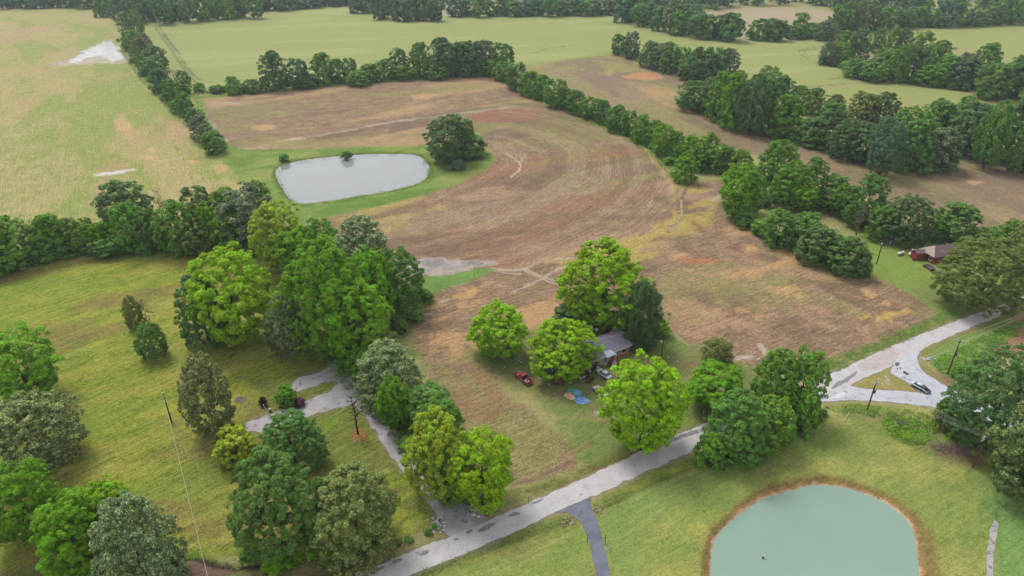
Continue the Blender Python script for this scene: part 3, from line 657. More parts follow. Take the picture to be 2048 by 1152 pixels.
# worn patches in the surface, thin sheets of their own
PATCH_D = mat('dark_patch', A(146,142,146), 0.9, 0.2, 0.15, 2.0)
PATCH_T = mat('tar_patch', A(86,86,96), 0.7, 0.3, 0.15, 2.0)
PATCH_P = mat('pink_patch', A(192,180,178), 0.9, 0.2, 0.08, 0.8)
PATCH_L = mat('pale_patch', A(214,214,218), 0.9, 0.2, 0.06, 0.8)
def patch(px, m, z, seed, jag=0.25):
    o = sheet_from_outline('road_patch', smooth_closed(G(*px), 1), z, m, jag, 0.3, 0.002, seed); o['kind'] = 'structure'; return o
zp = 0.024
for k, (px, m) in enumerate([
        ([(1018,1030),(1034,1022),(1040,1026),(1028,1034),(1014,1034)], PATCH_D), ([(955,1060),(975,1048),(990,1046),(985,1054),(962,1064)], PATCH_D),
        ([(930,1064),(944,1058),(950,1062),(936,1070)], PATCH_D), ([(1060,1006),(1088,996),(1084,1002),(1066,1008)], PATCH_D),
        ([(838,1108),(855,1100),(858,1106),(840,1114)], PATCH_D), ([(1290,898),(1349,874),(1396,856),(1396,868),(1350,880),(1300,904)], PATCH_D),
        ([(1400,856),(1440,842),(1440,852),(1402,868)], PATCH_D), ([(905,1078),(915,1074),(918,1078),(908,1082)], PATCH_D), ([(735,1142),(765,1130),(770,1136),(745,1148)], PATCH_D),
        ([(780,1124),(800,1116),(806,1120),(786,1130)], PATCH_D),
        ([(1712,730),(1776,698),(1788,697),(1800,700),(1796,716),(1776,732),(1736,742),(1722,742)], PATCH_P),
        ([(1661,795),(1690,783),(1694,792),(1664,798)], PATCH_L), ([(1668,768),(1700,752),(1712,742),(1716,746),(1690,766),(1660,780)], PATCH_D),
        ([(1634,800),(1660,785),(1656,792),(1640,802)], PATCH_D),
        ([(1788,727),(1793,724),(1800,727),(1799,731),(1791,732)], PATCH_T), ([(1804,743),(1809,742),(1818,747),(1814,750),(1807,748)], PATCH_T),
        ([(1798,735),(1803,735),(1803,739),(1799,738)], PATCH_T), ([(1793,736),(1796,737),(1795,739),(1792,738)], PATCH_T)]):
    patch(px, m, zp, 20+k); zp += 0.0012
# tyre-darkened line along the middle of the sunken drive and road cracks are in the materials

def water_material(name, deep, rough, spec, murk):
    m = bpy.data.materials.new(name); m.use_nodes = True; t = m.node_tree; b = t.nodes['Principled BSDF']; L = t.links.new
    tc = t.nodes.new('ShaderNodeTexCoord')
    n = t.nodes.new('ShaderNodeTexNoise'); n.inputs['Scale'].default_value = 0.12; n.inputs['Detail'].default_value = 4; L(tc.outputs['Object'], n.inputs['Vector'])
    r = t.nodes.new('ShaderNodeValToRGB'); e = r.color_ramp.elements; e[0].position = 0.3; e[1].position = 0.7
    e[0].color = (*deep, 1); e[1].color = (*[c*murk for c in deep], 1); L(n.outputs['Fac'], r.inputs[0]); L(r.outputs[0], b.inputs['Base Color'])
    b.inputs['Roughness'].default_value = rough; b.inputs['Specular IOR Level'].default_value = spec; b.inputs['IOR'].default_value = 1.33
    w = t.nodes.new('ShaderNodeTexNoise'); w.inputs['Scale'].default_value = 1.3; w.inputs['Detail'].default_value = 3; L(tc.outputs['Object'], w.inputs['Vector'])
    bu = t.nodes.new('ShaderNodeBump'); bu.inputs['Distance'].default_value = 0.02; bu.inputs['Strength'].default_value = 0.12
    L(w.outputs['Fac'], bu.inputs['Height']); L(bu.outputs[0], b.inputs['Normal'])
    return m
def water(name, outline, z, m):
    bm = bmesh.new(); c = Vector((sum(p[0] for p in outline)/len(outline), sum(p[1] for p in outline)/len(outline)))
    f = bm.faces.new([bm.verts.new((x+(x-c.x)*0.012, y+(y-c.y)*0.012, z)) for x, y in outline]); f.normal_update()
    if f.normal.z < 0: f.normal_flip()
    bmesh.ops.triangulate(bm, faces=[f])
    me = bpy.data.meshes.new(name); bm.to_mesh(me); bm.free(); me.materials.append(m)
    return tag(obj(name, me), kind='structure')
water('pond_water', BANK_I, WATER1_Z, water_material('milky_green_water', A(136,164,148), 0.12, 0.5, 1.06))
water('pond_water', POND2, WATER2_Z, water_material('grey_pond_water', A(146,150,150), 0.05, 0.5, 1.05))
# ------------------------------------------------------------ trees
def leaf_material(name, gloss=0.06, transl=0.36, hue=0.5):
    """foliage: the object's own colour, varied from clump to clump and leaf to leaf"""
    m = bpy.data.materials.new(name); m.use_nodes = True; t = m.node_tree; L = t.links.new
    b = t.nodes['Principled BSDF']; out = t.nodes['Material Output']
    oi = t.nodes.new('ShaderNodeObjectInfo'); at = t.nodes.new('ShaderNodeAttribute'); at.attribute_name = 'leaf'
    sp = t.nodes.new('ShaderNodeSeparateXYZ'); L(at.outputs['Vector'], sp.inputs[0])
    hs = t.nodes.new('ShaderNodeHueSaturation'); L(oi.outputs['Color'], hs.inputs['Color'])
    def mr(src, a, c):
        n = t.nodes.new('ShaderNodeMapRange'); n.inputs['To Min'].default_value = a; n.inputs['To Max'].default_value = c; L(src, n.inputs[0]); return n.outputs[0]
    L(mr(sp.outputs['X'], 0.486, 0.516), hs.inputs['Hue']); L(mr(sp.outputs['Z'], 0.95, 1.2), hs.inputs['Saturation'])
    mu = t.nodes.new('ShaderNodeMath'); mu.operation = 'MULTIPLY'; L(mr(sp.outputs['X'], 0.74, 1.2), mu.inputs[0]); L(mr(sp.outputs['Y'], 0.62, 1.38), mu.inputs[1])
    pw = t.nodes.new('ShaderNodeMath'); pw.operation = 'POWER'; pw.inputs[1].default_value = 3.0; L(sp.outputs['Y'], pw.inputs[0])
    fl = mr(pw.outputs[0], 0.55, 2.5)
    lm = t.nodes.new('ShaderNodeMix'); lm.data_type = 'FLOAT'; L(oi.outputs['Alpha'], lm.inputs[0]); L(fl, lm.inputs[2]); L(mu.outputs[0], lm.inputs[3])
    L(lm.outputs[0], hs.inputs['Value'])
    L(hs.outputs[0], b.inputs['Base Color']); b.inputs['Roughness'].default_value = 0.55; b.inputs['Specular IOR Level'].default_value = gloss
    tr = t.nodes.new('ShaderNodeBsdfTranslucent'); L(hs.outputs[0], tr.inputs[0])
    mx = t.nodes.new('ShaderNodeMixShader'); mx.inputs[0].default_value = transl
    L(b.outputs[0], mx.inputs[1]); L(tr.outputs[0], mx.inputs[2]); L(mx.outputs[0], out.inputs[0])
    return m
LEAF = leaf_material('leaves')
BARK = mat('bark', (0.085, 0.066, 0.05), 0.95, 0.1, 0.25, 4.0, bump=0.5)
BARK_P = mat('pale_bark', (0.20, 0.175, 0.15), 0.95, 0.1, 0.25, 4.0, bump=0.5)
R0, H0 = 6.0, 12.0

def crown_mesh(name, seed, shape='round', bumps=34, clumps=300, per=100, leaf=0.36, clump_r=0.8, clear=0.12, droop=0.0, ragged=0.12, upw=0.45, inner=0.22, even=0.3):
    """crown of leaf faces: bumps on the crown's outline carry clumps, clumps carry leaves"""
    rg = np.random.default_rng(seed)
    zc0, zc1 = H0*clear, H0; hh = zc1-zc0
    def radius_at(zn):                                  # outline: relative radius by relative height
        zn = np.clip(zn, 0, 1)
        if shape == 'round': return np.sqrt(np.clip(1-(zn*2-1)**2, 0, 1))**0.8
        if shape == 'dome': return np.where(zn > 0.4, np.sqrt(np.clip(1-((zn-0.4)/0.6)**2, 0, 1)), 0.72+0.28*np.sin(zn/0.4*pi/2))
        if shape == 'column': return np.clip(np.minimum(zn*5+0.25, (1-zn)*2.8), 0, 1)**0.55
        if shape == 'cone': return np.clip(1.0-zn**1.7, 0, 1)**0.75*np.clip(0.8+zn*2, 0, 1)
        if shape == 'bush': return np.clip(1-zn**2.3, 0, 1)**0.5*(0.86+0.14*np.clip(zn*4, 0, 1))
    br = 0.27*math.sqrt(34.0/bumps)                     # bump size relative to the crown
    low = rg.uniform(0, 2*pi, 4); bz = []; k = 0
    def lump(a, zn):                                    # uneven outline: broad limbs and hollows
        return 1 - ragged*(0.62 + 0.42*sin(2*a+low[0]+zn*3) + 0.40*sin(3*a+low[1]-zn*5) + 0.25*sin(5*a+low[2]+zn*7))
    while len(bz) < bumps:
        k += 1
        zn = ((k-0.5)/bumps)*0.93+0.04; a = 2*pi*(k*0.381966+rg.uniform(-0.05, 0.05))
        rr = float(radius_at(np.array(zn)))
        wob = min(1.04, lump(a, zn) - ragged*0.5*rg.random() + ragged*0.2)
        b = R0*br*rg.uniform(0.6, 1.5)*(0.8 if zn > 0.85 else 1)
        rad = max(0.0, rr*R0*wob - b*0.8)
        z = zc0 + zn*hh
        z = min(z, zc1 - b*0.72*rg.uniform(0.8, 1.3)); z = max(z, zc0+b*0.35)
        bz.append((rad*cos(a), rad*sin(a), z, b))
    for q in range(3): bz.append((rg.uniform(-1, 1)*R0*0.3, rg.uniform(-1, 1)*R0*0.3, zc1-R0*br*rg.uniform(0.8, 1.5), R0*br*1.1))
    bz = np.array(bz); cen = np.array([0, 0, zc0+hh*0.42])
    cc = []; bt = rg.random(len(bz)); ct = []
    outd = bz[:, :3]-cen; outd /= np.linalg.norm(outd, axis=1)[:, None]
    while len(cc) < clumps:
        j = rg.integers(len(bz)); d = rg.normal(size=3); d += outd[j]*1.0; d[2] += upw; d /= np.linalg.norm(d)
        p = bz[j, :3] + d*bz[j, 3]*rg.uniform(0.72, 1.0)*np.array([1, 1, 0.85])
        if rg.random() < inner: p = cen + (p-cen)*rg.uniform(0.45, 0.85)
        elif rg.random() < even:
            zn = rg.uniform(0.02, 0.97); a = rg.uniform(0, 2*pi); q = float(radius_at(np.array(zn)))*R0*rg.uniform(0.72, 0.9)*min(1.04, lump(a, zn)+ragged*0.2)
            p = np.array([q*cos(a), q*sin(a), zc0+zn*hh*0.95])
        if p[2] < zc0*0.9 or p[2] > zc1: continue
        cc.append(p); ct.append(bt[j])
    cc = np.array(cc); n = len(cc); ct = np.array(ct)
    cr = clump_r*rg.uniform(0.6, 1.2, n)
    out_c = cc-cen; out_c /= np.linalg.norm(out_c, axis=1)[:, None]+1e-9
    N = n*per; ci = np.repeat(np.arange(n), per)
    d = rg.normal(size=(N, 3)); d += out_c[ci]*0.8; d[:, 2] += 0.4; d /= np.linalg.norm(d, axis=1)[:, None]
    rad = cr[ci]*rg.uniform(0.35, 1.0, N)**0.5
    p = cc[ci] + d*rad[:, None]*np.array([1, 1, 0.7])
    p[:, 2] -= droop*rad*rg.random(N)*1.3
    nrm = d*0.8 + out_c[ci]*0.4 + rg.normal(size=(N, 3))*0.45; nrm[:, 2] += 0.45; nrm /= np.linalg.norm(nrm, axis=1)[:, None]
    tdir = rg.normal(size=(N, 3)); tdir[:, 2] -= 0.5+droop*1.5
    tdir -= nrm*(tdir*nrm).sum(1)[:, None]; tdir /= np.linalg.norm(tdir, axis=1)[:, None]+1e-9
    bdir = np.cross(nrm, tdir)
    ln = leaf*rg.uniform(0.6, 1.35, N)[:, None]; wd = ln*rg.uniform(0.5, 0.8, N)[:, None]
    if droop > 0.4: wd *= 0.5; ln *= 1.4
    V = np.empty((N, 4, 3)); V[:, 0] = p - tdir*ln*0.5; V[:, 1] = p + bdir*wd*0.5 + nrm*ln*0.06; V[:, 2] = p + tdir*ln*0.5 - nrm*ln*0.1; V[:, 3] = p - bdir*wd*0.5 + nrm*ln*0.06
    V[:, :, 2] = np.maximum(V[:, :, 2], 0.02)
    me = np_mesh(name, V.reshape(-1, 3), np.arange(N*4, dtype=np.int32), 4, (LEAF,))
    at = me.attributes.new('leaf', 'FLOAT_VECTOR', 'FACE')
    ctv = np.clip(ct*0.6+rg.random(n)*0.4, 0, 1)
    lv = np.stack([np.clip(ctv[ci]+rg.normal(size=N)*0.06, 0, 1), rg.random(N), rg.random(N)], 1)
    at.data.foreach_set('vector', lv.astype(np.float32).ravel())
    return me, bz
def trunk_mesh(name, seed, lob, clear, m=None, thick=0.30, limbs=6):
    R = random.Random(seed); mb = MB(); top = H0*0.78
    pts = [Vector((0, 0, -0.15))]; k = 6
    for i in range(1, k+1):
        pts.append(Vector((R.uniform(-0.25, 0.25)*i/3, R.uniform(-0.25, 0.25)*i/3, top*i/k)))
    mb.path(pts, [thick*(1.25 if i == 0 else 1-0.86*i/k) for i in range(k+1)], 8)
    for l in sorted(lob.tolist(), key=lambda q: q[2])[:limbs]:
        z0 = min(max(H0*clear*0.8, l[2]*0.45), top*0.7); i = min(k-1, int(z0/top*k)); a = pts[i].lerp(pts[i+1], z0/top*k-i); b = Vector(l[:3])
        mid = a.lerp(b, 0.5) + Vector((0, 0, -0.3)); mb.path([a, mid, b], [thick*0.42, thick*0.28, thick*0.1], 6)
    return mb.mesh(name, m or BARK, True)
PROTO = {}
def proto(key, seed, m=None, thick=0.3, **kw):
    clear = kw.get('clear', 0.12)
    cm, lob = crown_mesh('crown_'+key, seed, **kw)
    PROTO[key] = (cm, trunk_mesh('trunk_'+key, seed, lob, clear, m, thick), clear)
# big trees near the camera
proto('round_a', 11, shape='round', bumps=70, clumps=820, per=74, leaf=0.23, clump_r=0.50, clear=0.10, ragged=0.24)
proto('round_b', 12, shape='round', bumps=56, clumps=800, per=74, leaf=0.235, clump_r=0.52, clear=0.11, ragged=0.28)
proto('round_c', 13, shape='dome', bumps=80, clumps=900, per=72, leaf=0.225, clump_r=0.48, clear=0.10, ragged=0.24)
proto('oval_a', 14, shape='dome', bumps=90, clumps=860, per=72, leaf=0.225, clump_r=0.46, clear=0.04, ragged=0.2)
proto('oval_b', 15, shape='bush', bumps=100, clumps=900, per=72, leaf=0.22, clump_r=0.45, clear=0.015, ragged=0.2)
proto('column', 16, shape='column', bumps=90, clumps=760, per=66, leaf=0.27, clump_r=0.56, clear=0.02, ragged=0.12, even=0.5)
proto('cone', 17, shape='bush', bumps=150, clumps=900, per=72, leaf=0.22, clump_r=0.44, clear=0.01, ragged=0.05, even=0.55)
proto('willow', 18, shape='dome', bumps=44, clumps=520, per=80, leaf=0.27, clump_r=0.7, clear=0.04, droop=0.9, ragged=0.2)
proto('sparse', 19, shape='column', bumps=22, clumps=70, per=70, leaf=0.32, clump_r=0.8, clear=0.12, ragged=0.35, m=BARK_P)
proto('huge', 20, shape='dome', bumps=150, clumps=1500, per=64, leaf=0.16, clump_r=0.36, clear=0.08, ragged=0.18, even=0.5, inner=0.25)
# hedgerow trees: fewer, larger leaves
proto('hedge_a', 21, shape='dome', bumps=44, clumps=330, per=56, leaf=0.42, clump_r=0.78, clear=0.01, ragged=0.18)
proto('hedge_b', 22, shape='round', bumps=36, clumps=320, per=56, leaf=0.43, clump_r=0.8, clear=0.03, ragged=0.22)
proto('hedge_c', 23, shape='bush', bumps=46, clumps=330, per=56, leaf=0.42, clump_r=0.76, clear=0.01, ragged=0.18)
proto('hedge_d', 24, shape='column', bumps=34, clumps=300, per=56, leaf=0.45, clump_r=0.84, clear=0.03, ragged=0.22)
proto('far_a', 31, shape='dome', bumps=22, clumps=110, per=45, leaf=0.85, clump_r=1.25, clear=0.03, ragged=0.2)
proto('far_b', 32, shape='bush', bumps=22, clumps=110, per=45, leaf=0.85, clump_r=1.25, clear=0.01, ragged=0.22)
proto('far_c', 33, shape='round', bumps=20, clumps=105, per=45, leaf=0.88, clump_r=1.3, clear=0.06, ragged=0.22)
# shrubs
proto('shrub_a', 41, shape='bush', bumps=18, clumps=110, per=55, leaf=0.85, clump_r=1.3, clear=0.0, ragged=0.22)
proto('shrub_b', 42, shape='bush', bumps=15, clumps=100, per=55, leaf=0.9, clump_r=1.4, clear=0.0, ragged=0.28)
proto('magnolia', 43, shape='round', bumps=40, clumps=190, per=36, leaf=0.85, clump_r=0.8, clear=0.03, ragged=0.12)

# foliage colours (albedo)
FOL = {'lime': (0.215, 0.375, 0.028), 'bright': (0.152, 0.300, 0.032), 'yellow': (0.275, 0.345, 0.050), 'mid': (0.140, 0.265, 0.048),
       'green': (0.124, 0.230, 0.056), 'dark': (0.108, 0.180, 0.064), 'olive': (0.165, 0.205, 0.065), 'silver': (0.205, 0.245, 0.108),
       'blue': (0.110, 0.188, 0.095), 'grey': (0.150, 0.190, 0.098), 'purple': (0.11, 0.045, 0.065), 'darkred': (0.06, 0.025, 0.03), 'pine': (0.080, 0.142, 0.050)}
TWORD = {'lime': 'lime green', 'bright': 'fresh green', 'yellow': 'yellow-green', 'mid': 'mid-green', 'green': 'deep green', 'dark': 'dark green', 'olive': 'olive',
         'silver': 'pale silvery', 'blue': 'bluish green', 'grey': 'grey-green', 'pine': 'pine green'}
TR = random.Random(5)
NTREE = [0]
def plant(key, loc, r, h, tint, label, group=None, name='tree', cat='tree', vary=0.12, rz=None, parts=True):
    cm, tm, clear = PROTO[key]
    t = empty(name, loc, TR.uniform(0, 2*pi) if rz is None else rz); t.scale = (r/R0, r/R0, h/H0)
    c = obj('crown', cm, t); k = 1+TR.uniform(-vary, vary); f = FOL[tint]
    c.color = (f[0]*k*(1+TR.uniform(-vary, vary)*0.7), f[1]*k, f[2]*k*(1+TR.uniform(-vary, vary)), {'silver': 0.0, 'grey': 0.35, 'olive': 0.55}.get(tint, 1.0))
    if parts: obj('trunk', tm, t)
    tag(t, label, cat, group); NTREE[0] += 1
    return t
def fit(x0, y0, x1, y1, clear=0.1, lo=0.55, hi=1.9):
    """place, crown radius and height of a tree from the outline of its crown in the photograph"""
    cx, cy = (x0+x1)/2, (y0+y1)/2; z = 6.0
    for _ in range(12):
        p = U(cx, cy, z); dp = depth_of(p); m = dp/FPX
        dirv = (Vector((p.x, p.y, p.z)) - Vector((0, 0, CAM_H))); phi = math.asin(min(1, -dirv.z/dirv.length))
        r = (x1-x0)/2*m; E = (y1-y0)/2*m
        a2 = (E**2 - (r*sin(phi))**2)/(cos(phi)**2); a = math.sqrt(max(a2, (lo*r)**2)); a = min(a, hi*r)
        h = 2*a/(1-clear); z = h-a
    b = U(cx, cy, z)
    return Vector((b.x, b.y, 0.0)), r, h
def tree(box, key, tint, label, group=None, name='tree', cat='tree', hi=1.9, lo=0.55, grow=1.12, **kw):
    loc, r, h = fit(*box, clear=PROTO[key][2], lo=lo, hi=hi)
    return plant(key, loc, r*grow, h, tint, label, group, name, cat, **kw)
# --- trees standing on their own or told apart in the photograph
T = tree
T((370,500,545,682), 'round_a', 'lime', 'big lime green tree over a dark shrub on the mown lawn')
T((352,548,452,692), 'oval_b', 'dark', 'dark grey-green tree crowding the foot of the big lime tree')
T((248,592,281,658), 'column', 'olive', 'slim grey-green juniper beside a thin see-through juniper', hi=2.6)
T((276,600,302,648), 'sparse', 'grey', 'thin see-through juniper with bare stems on the lawn', hi=2.6)
T((270,645,333,716), 'oval_a', 'green', 'small dark round tree in front of the two junipers')
T((364,708,456,868), 'column', 'silver', 'leaning pale olive columnar tree beside the lamp pole lawn', hi=2.4)
T((518,818,646,945), 'cone', 'green', 'dense dark green dome-shaped tree hiding the end of the gravel drive', lo=0.7)
T((464,905,640,1105), 'round_c', 'green', 'tall mid-green tree beside an olive tree near the creek')
T((613,924,797,1118), 'oval_b', 'olive', 'olive-green flowering tree at the corner of road and drive', lo=0.9)
T((-45,655,116,800), 'round_b', 'bright', 'bright green tree standing at the edge of the mown lawn')
T((-35,783,150,948), 'oval_a', 'silver', 'pale silvery flowering tree between two bright green trees')
T((-40,925,115,1085), 'round_a', 'bright', 'leafy green tree below the silvery flowering tree')
T((68,985,215,1145), 'round_c', 'bright', 'low spreading green tree beside the yellow-green tree')
T((165,962,272,1090), 'round_b', 'lime', 'yellow-green tree behind the tall silver tree')
T((130,1010,250,1120), 'oval_a', 'mid', 'mid-green tree squeezed between low trees and the tall silver tree')
T((192,985,356,1210), 'oval_b', 'silver', 'tall silver-leaved tree beside the creek', hi=2.2)
T((330,1060,362,1170), 'shrub_a', 'green', 'vine-green side growth behind the tall silver tree', cat='shrub', name='shrub')
# copse between the drive and the fields
T((498,405,612,535), 'round_b', 'yellow', 'yellow-green tree at the end of the hedgerow by the far pond')
T((555,455,660,560), 'round_a', 'bright', 'fresh green tree behind the big copse tree')
T((600,440,690,560), 'oval_a', 'mid', 'mid-green tree between the yellow-green tree and the grey-leaved tree')
T((658,432,790,580), 'oval_b', 'silver', 'grey-leaved tree topping the copse beside the ploughed field')
T((563,486,735,700), 'round_c', 'bright', 'largest bright green tree of the copse above the gravel drive')
T((640,560,780,720), 'round_a', 'bright', 'bright green tree in front of the largest copse tree')
T((735,500,850,625), 'oval_a', 'green', 'dark leafy tree at the puddle end of the copse')
T((690,500,790,640), 'round_b', 'bright', 'green tree in the middle of the copse')
T((529,590,622,714), 'oval_a', 'grey', 'greyish olive tree at the lawn edge of the copse')
T((676,625,792,730), 'oval_a', 'olive', 'dull olive tree overhanging the top of the gravel drive')
T((708,676,842,815), 'oval_b', 'silver', 'pale olive tree leaning over the gravel drive', lo=0.8)
T((752,755,825,855), 'round_b', 'bright', 'small lime tree under the pale olive tree by the drive')
T((795,768,912,862), 'round_a', 'green', 'deep green tree in the row along the gravel drive')
T((808,825,945,990), 'round_c', 'yellow', 'yellowish green tree in the row along the gravel drive')
T((899,862,1032,1012), 'round_a', 'lime', 'bright lime tree where the gravel drive meets the road')
T((860,900,960,1000), 'oval_a', 'mid', 'green tree squeezed behind the lime tree at the drive entrance')
T((836,800,930,905), 'round_b', 'mid', 'mid-green tree wedged between the deep green and yellowish trees along the drive')
T((690,690,760,760), 'oval_a', 'mid', 'green tree between the dull olive tree and the pale olive tree')
# round the brick house
T((1120,485,1297,645), 'round_c', 'lime', 'large bright lime tree behind the brick house')
T((1243,562,1328,690), 'willow', 'pine', 'dark weeping tree at the gable end of the brick house', hi=2.0)
T((938,607,1056,712), 'round_a', 'lime', 'lime tree with clear trunk between field and yard')
T((1058,636,1196,752), 'round_c', 'lime', 'spreading lime tree hiding the porch end of the brick house')
T((1210,716,1372,896), 'round_a', 'lime', 'biggest lime tree in the front yard by the road')
T((1372,724,1492,822), 'round_a', 'bright', 'spreading green tree with bent dark trunk beside the road')
T((1404,674,1466,732), 'willow', 'olive', 'small grey-green feathery tree in the yard corner', hi=1.6)
T((1505,700,1600,835), 'round_c', 'mid', 'green tree on the inside of the road bend')
T((1560,698,1656,830), 'round_b', 'mid', 'green tree with pale leaning trunk at the road bend')
T((1412,775,1540,925), 'oval_b', 'green', 'dark vine-clad tree between the road and the pond slope')
T((1490,790,1590,900), 'oval_a', 'mid', 'tangled green tree beside the dark vine-clad tree', lo=0.8)
T((1392,866,1450,935), 'shrub_a', 'mid', 'light green bush at the road edge below the vine-clad tree', name='shrub', cat='shrub')
T((1440,885,1490,925), 'shrub_b', 'bright', 'low bright bush at the foot of the vine-clad tree', name='shrub', cat='shrub')
T((1580,780,1640,870), 'shrub_a', 'mid', 'leafy sapling at the road bend above the pond slope', name='shrub', cat='shrub')
T((1105,606,1168,648), 'shrub_a', 'dark', 'dark bush between the large lime tree and the house', name='shrub', cat='shrub')
T((1150,590,1230,660), 'shrub_b', 'green', 'dark undergrowth below the large lime tree', name='shrub', cat='shrub')
T((1310,640,1340,672), 'shrub_b', 'lime', 'yellow-green sapling beside the weeping tree', name='shrub', cat='shrub')
# neighbour's place and the right-hand corner
T((1880,470,2080,618), 'huge', 'olive', 'huge olive-green tree over the road by the neighbour house', grow=1.0)
T((2020,440,2120,560), 'round_a', 'olive', 'olive tree behind the huge road-side tree')
T((1912,690,2110,905), 'huge', 'dark', 'huge dark tree at the side road', grow=1.03)
T((2000,820,2160,1000), 'round_b', 'olive', 'olive tree with pale leaves in front of the huge dark tree')
T((1866,800,1910,856), 'shrub_a', 'olive', 'small feathery tree at the edge of the side road', name='shrub', cat='shrub')
T((1905,820,1960,880), 'shrub_b', 'mid', 'bush below the dark tree by the side road', name='shrub', cat='shrub')
for b_, c_ in (((1990,900,2040,950), 'green'), ((2030,930,2090,985), 'mid')):
    T(b_, 'shrub_a', c_, 'green bush under the power lines below the dark tree', 'bushes under the power lines', name='shrub', cat='shrub')
# garden shrubs
T((430,855,504,930), 'magnolia', 'yellow', 'rounded glossy magnolia with white blooms on the lawn', name='magnolia_bush', cat='bush', lo=0.8)
T((551,772,591,812), 'magnolia', 'bright', 'small round green bush beside the gravel drive', name='bush', cat='bush', lo=0.8)
T((585,795,610,814), 'shrub_b', 'purple', 'purple-leaved shrub at the edge of the gravel drive', name='shrub', cat='shrub')
T((517,794,533,812), 'shrub_a', 'darkred', 'small dark maroon shrub by the leaning pipe', name='shrub', cat='shrub')
# far pond
T((847,232,945,318), 'round_c', 'dark', 'big dark round tree on the bank of the far pond')
T((905,240,950,310), 'hedge_b', 'mid', 'lighter tree leaning on the dark pond-side tree')
T((900,272,975,312), 'shrub_a', 'green', 'bushy green thicket beside the dark pond-side tree', name='shrub', cat='shrub')
T((868,292,910,318), 'shrub_b', 'green', 'low bush at the foot of the dark pond-side tree', name='shrub', cat='shrub')
T((899,319,931,340), 'shrub_b', 'blue', 'lone low bush in the grass by the far pond', name='shrub', cat='shrub')
T((556,308,580,322), 'shrub_a', 'green', 'small bush on the meadow corner of the far pond', name='shrub', cat='shrub')
T((680,303,705,316), 'shrub_b', 'green', 'small bush on the far bank of the pond', name='shrub', cat='shrub')

# --- hedgerows: trees the photograph lets one tell apart, by row
def row(boxes, keys, tints, label, group, ends=None, **kw):
    """trees of one row; each says how it looks, how big it is for its row and which end it is nearer"""
    bx = []
    for b in boxes:
        w = fit(*b)[1]*2; n = 1 if w < 21 else 2 if w < 34 else 3; W_ = b[2]-b[0]; H_ = b[3]-b[1]
        if n == 1: bx.append(b); continue
        for q in range(n):                      # one broad outline is two or three crowns grown together
            c = b[0]+W_*(q+0.5)/n; hw = W_/n*0.72; dy = H_*TR.uniform(0.12, 0.3)*((q+len(bx)) % 2); bx.append((max(b[0], c-hw), b[1]+dy, min(b[2], c+hw), b[3]-H_*0.06*TR.random()))
    boxes = bx
    hs = [fit(*b)[2] for b in boxes]; md = sorted(hs)[len(hs)//2]
    xr = sorted(b[0]+b[2] for b in boxes)
    for k, b in enumerate(boxes):
        ti = tints[k % len(tints)]; sz = 'tall ' if hs[k] > md*1.25 else 'low ' if hs[k] < md*0.75 else ''
        lb = sz + TWORD[ti] + ' ' + label
        if ends:
            q = xr.index(b[0]+b[2])/(len(boxes)-1); lb += ' ' + (ends[0] if q < 0.34 else ends[1] if q > 0.66 else 'near the middle')
        T(b, keys[k % len(keys)], ti, lb, group, **kw)
HK = ['hedge_a', 'hedge_b', 'hedge_c']; FK = ['far_a', 'far_b', 'far_c']
# between meadow and wheat, running away from the pond
row([(222,-10,284,46),(236,24,286,72),(246,62,282,98),(262,76,304,128),(285,94,334,142),(284,114,328,152),(298,138,342,184),(322,160,362,205),(350,143,380,186),(350,186,386,230),(340,200,372,226),(368,216,405,248),(376,230,422,278),(392,250,430,290),(402,264,449,306),(310,150,345,180),(275,70,305,110)],
    HK, ['blue','grey','silver','green','mid','olive','dark','green','dark','mid','green','mid','green'], 'tree in the meadow hedgerow', 'hedgerow along the meadow', ends=('towards the far wood','towards the pond'))
# along the wheat, behind the ploughed field
row([(519,106,572,178),(570,120,616,174),(620,106,668,166),(656,120,692,164),(684,118,714,160),(448,153,482,188),(482,160,526,184),(418,172,446,184),(712,128,762,162),(748,120,790,158),(778,100,818,152),(815,86,862,152),(856,80,910,152),(868,68,958,150),(944,66,1028,146),(900,76,975,152),(780,130,830,156),(840,124,900,154),(930,110,1000,152),(590,150,640,172),(690,148,740,164)],
    HK, ['dark','blue','mid','green','green','mid','green','green','green','mid','dark','green','blue','dark','dark','grey','green'], 'tree in the hedgerow between wheat and plough', 'hedgerow between wheat and plough', ends=('towards the meadow hedgerow','towards the diagonal hedgerow'))
# diagonal between the two ploughed fields
row([(984,124,1030,160),(1006,128,1058,176),(1036,142,1086,190),(1064,152,1104,198),(1086,160,1136,212),(1112,176,1150,216),(1130,182,1176,226),(1160,196,1206,236),(1188,200,1226,246),(1212,212,1256,262),(1240,222,1276,268),(1262,230,1306,284),(1290,242,1330,292),(1306,250,1350,310),(1330,262,1376,314),(1348,312,1396,364),(1362,272,1412,330),(1372,290,1422,340),(1396,268,1440,330),(1412,290,1462,342),(1430,292,1482,346),(1456,300,1508,352)],
    HK, ['mid','green','mid','green','green','mid','green','mid','green','green','mid','mid','mid','bright','mid','bright','bright','mid','mid','mid','green'], 'tree in the diagonal field hedgerow', 'diagonal hedgerow between the fields', ends=('towards the wheat','towards the gully'))
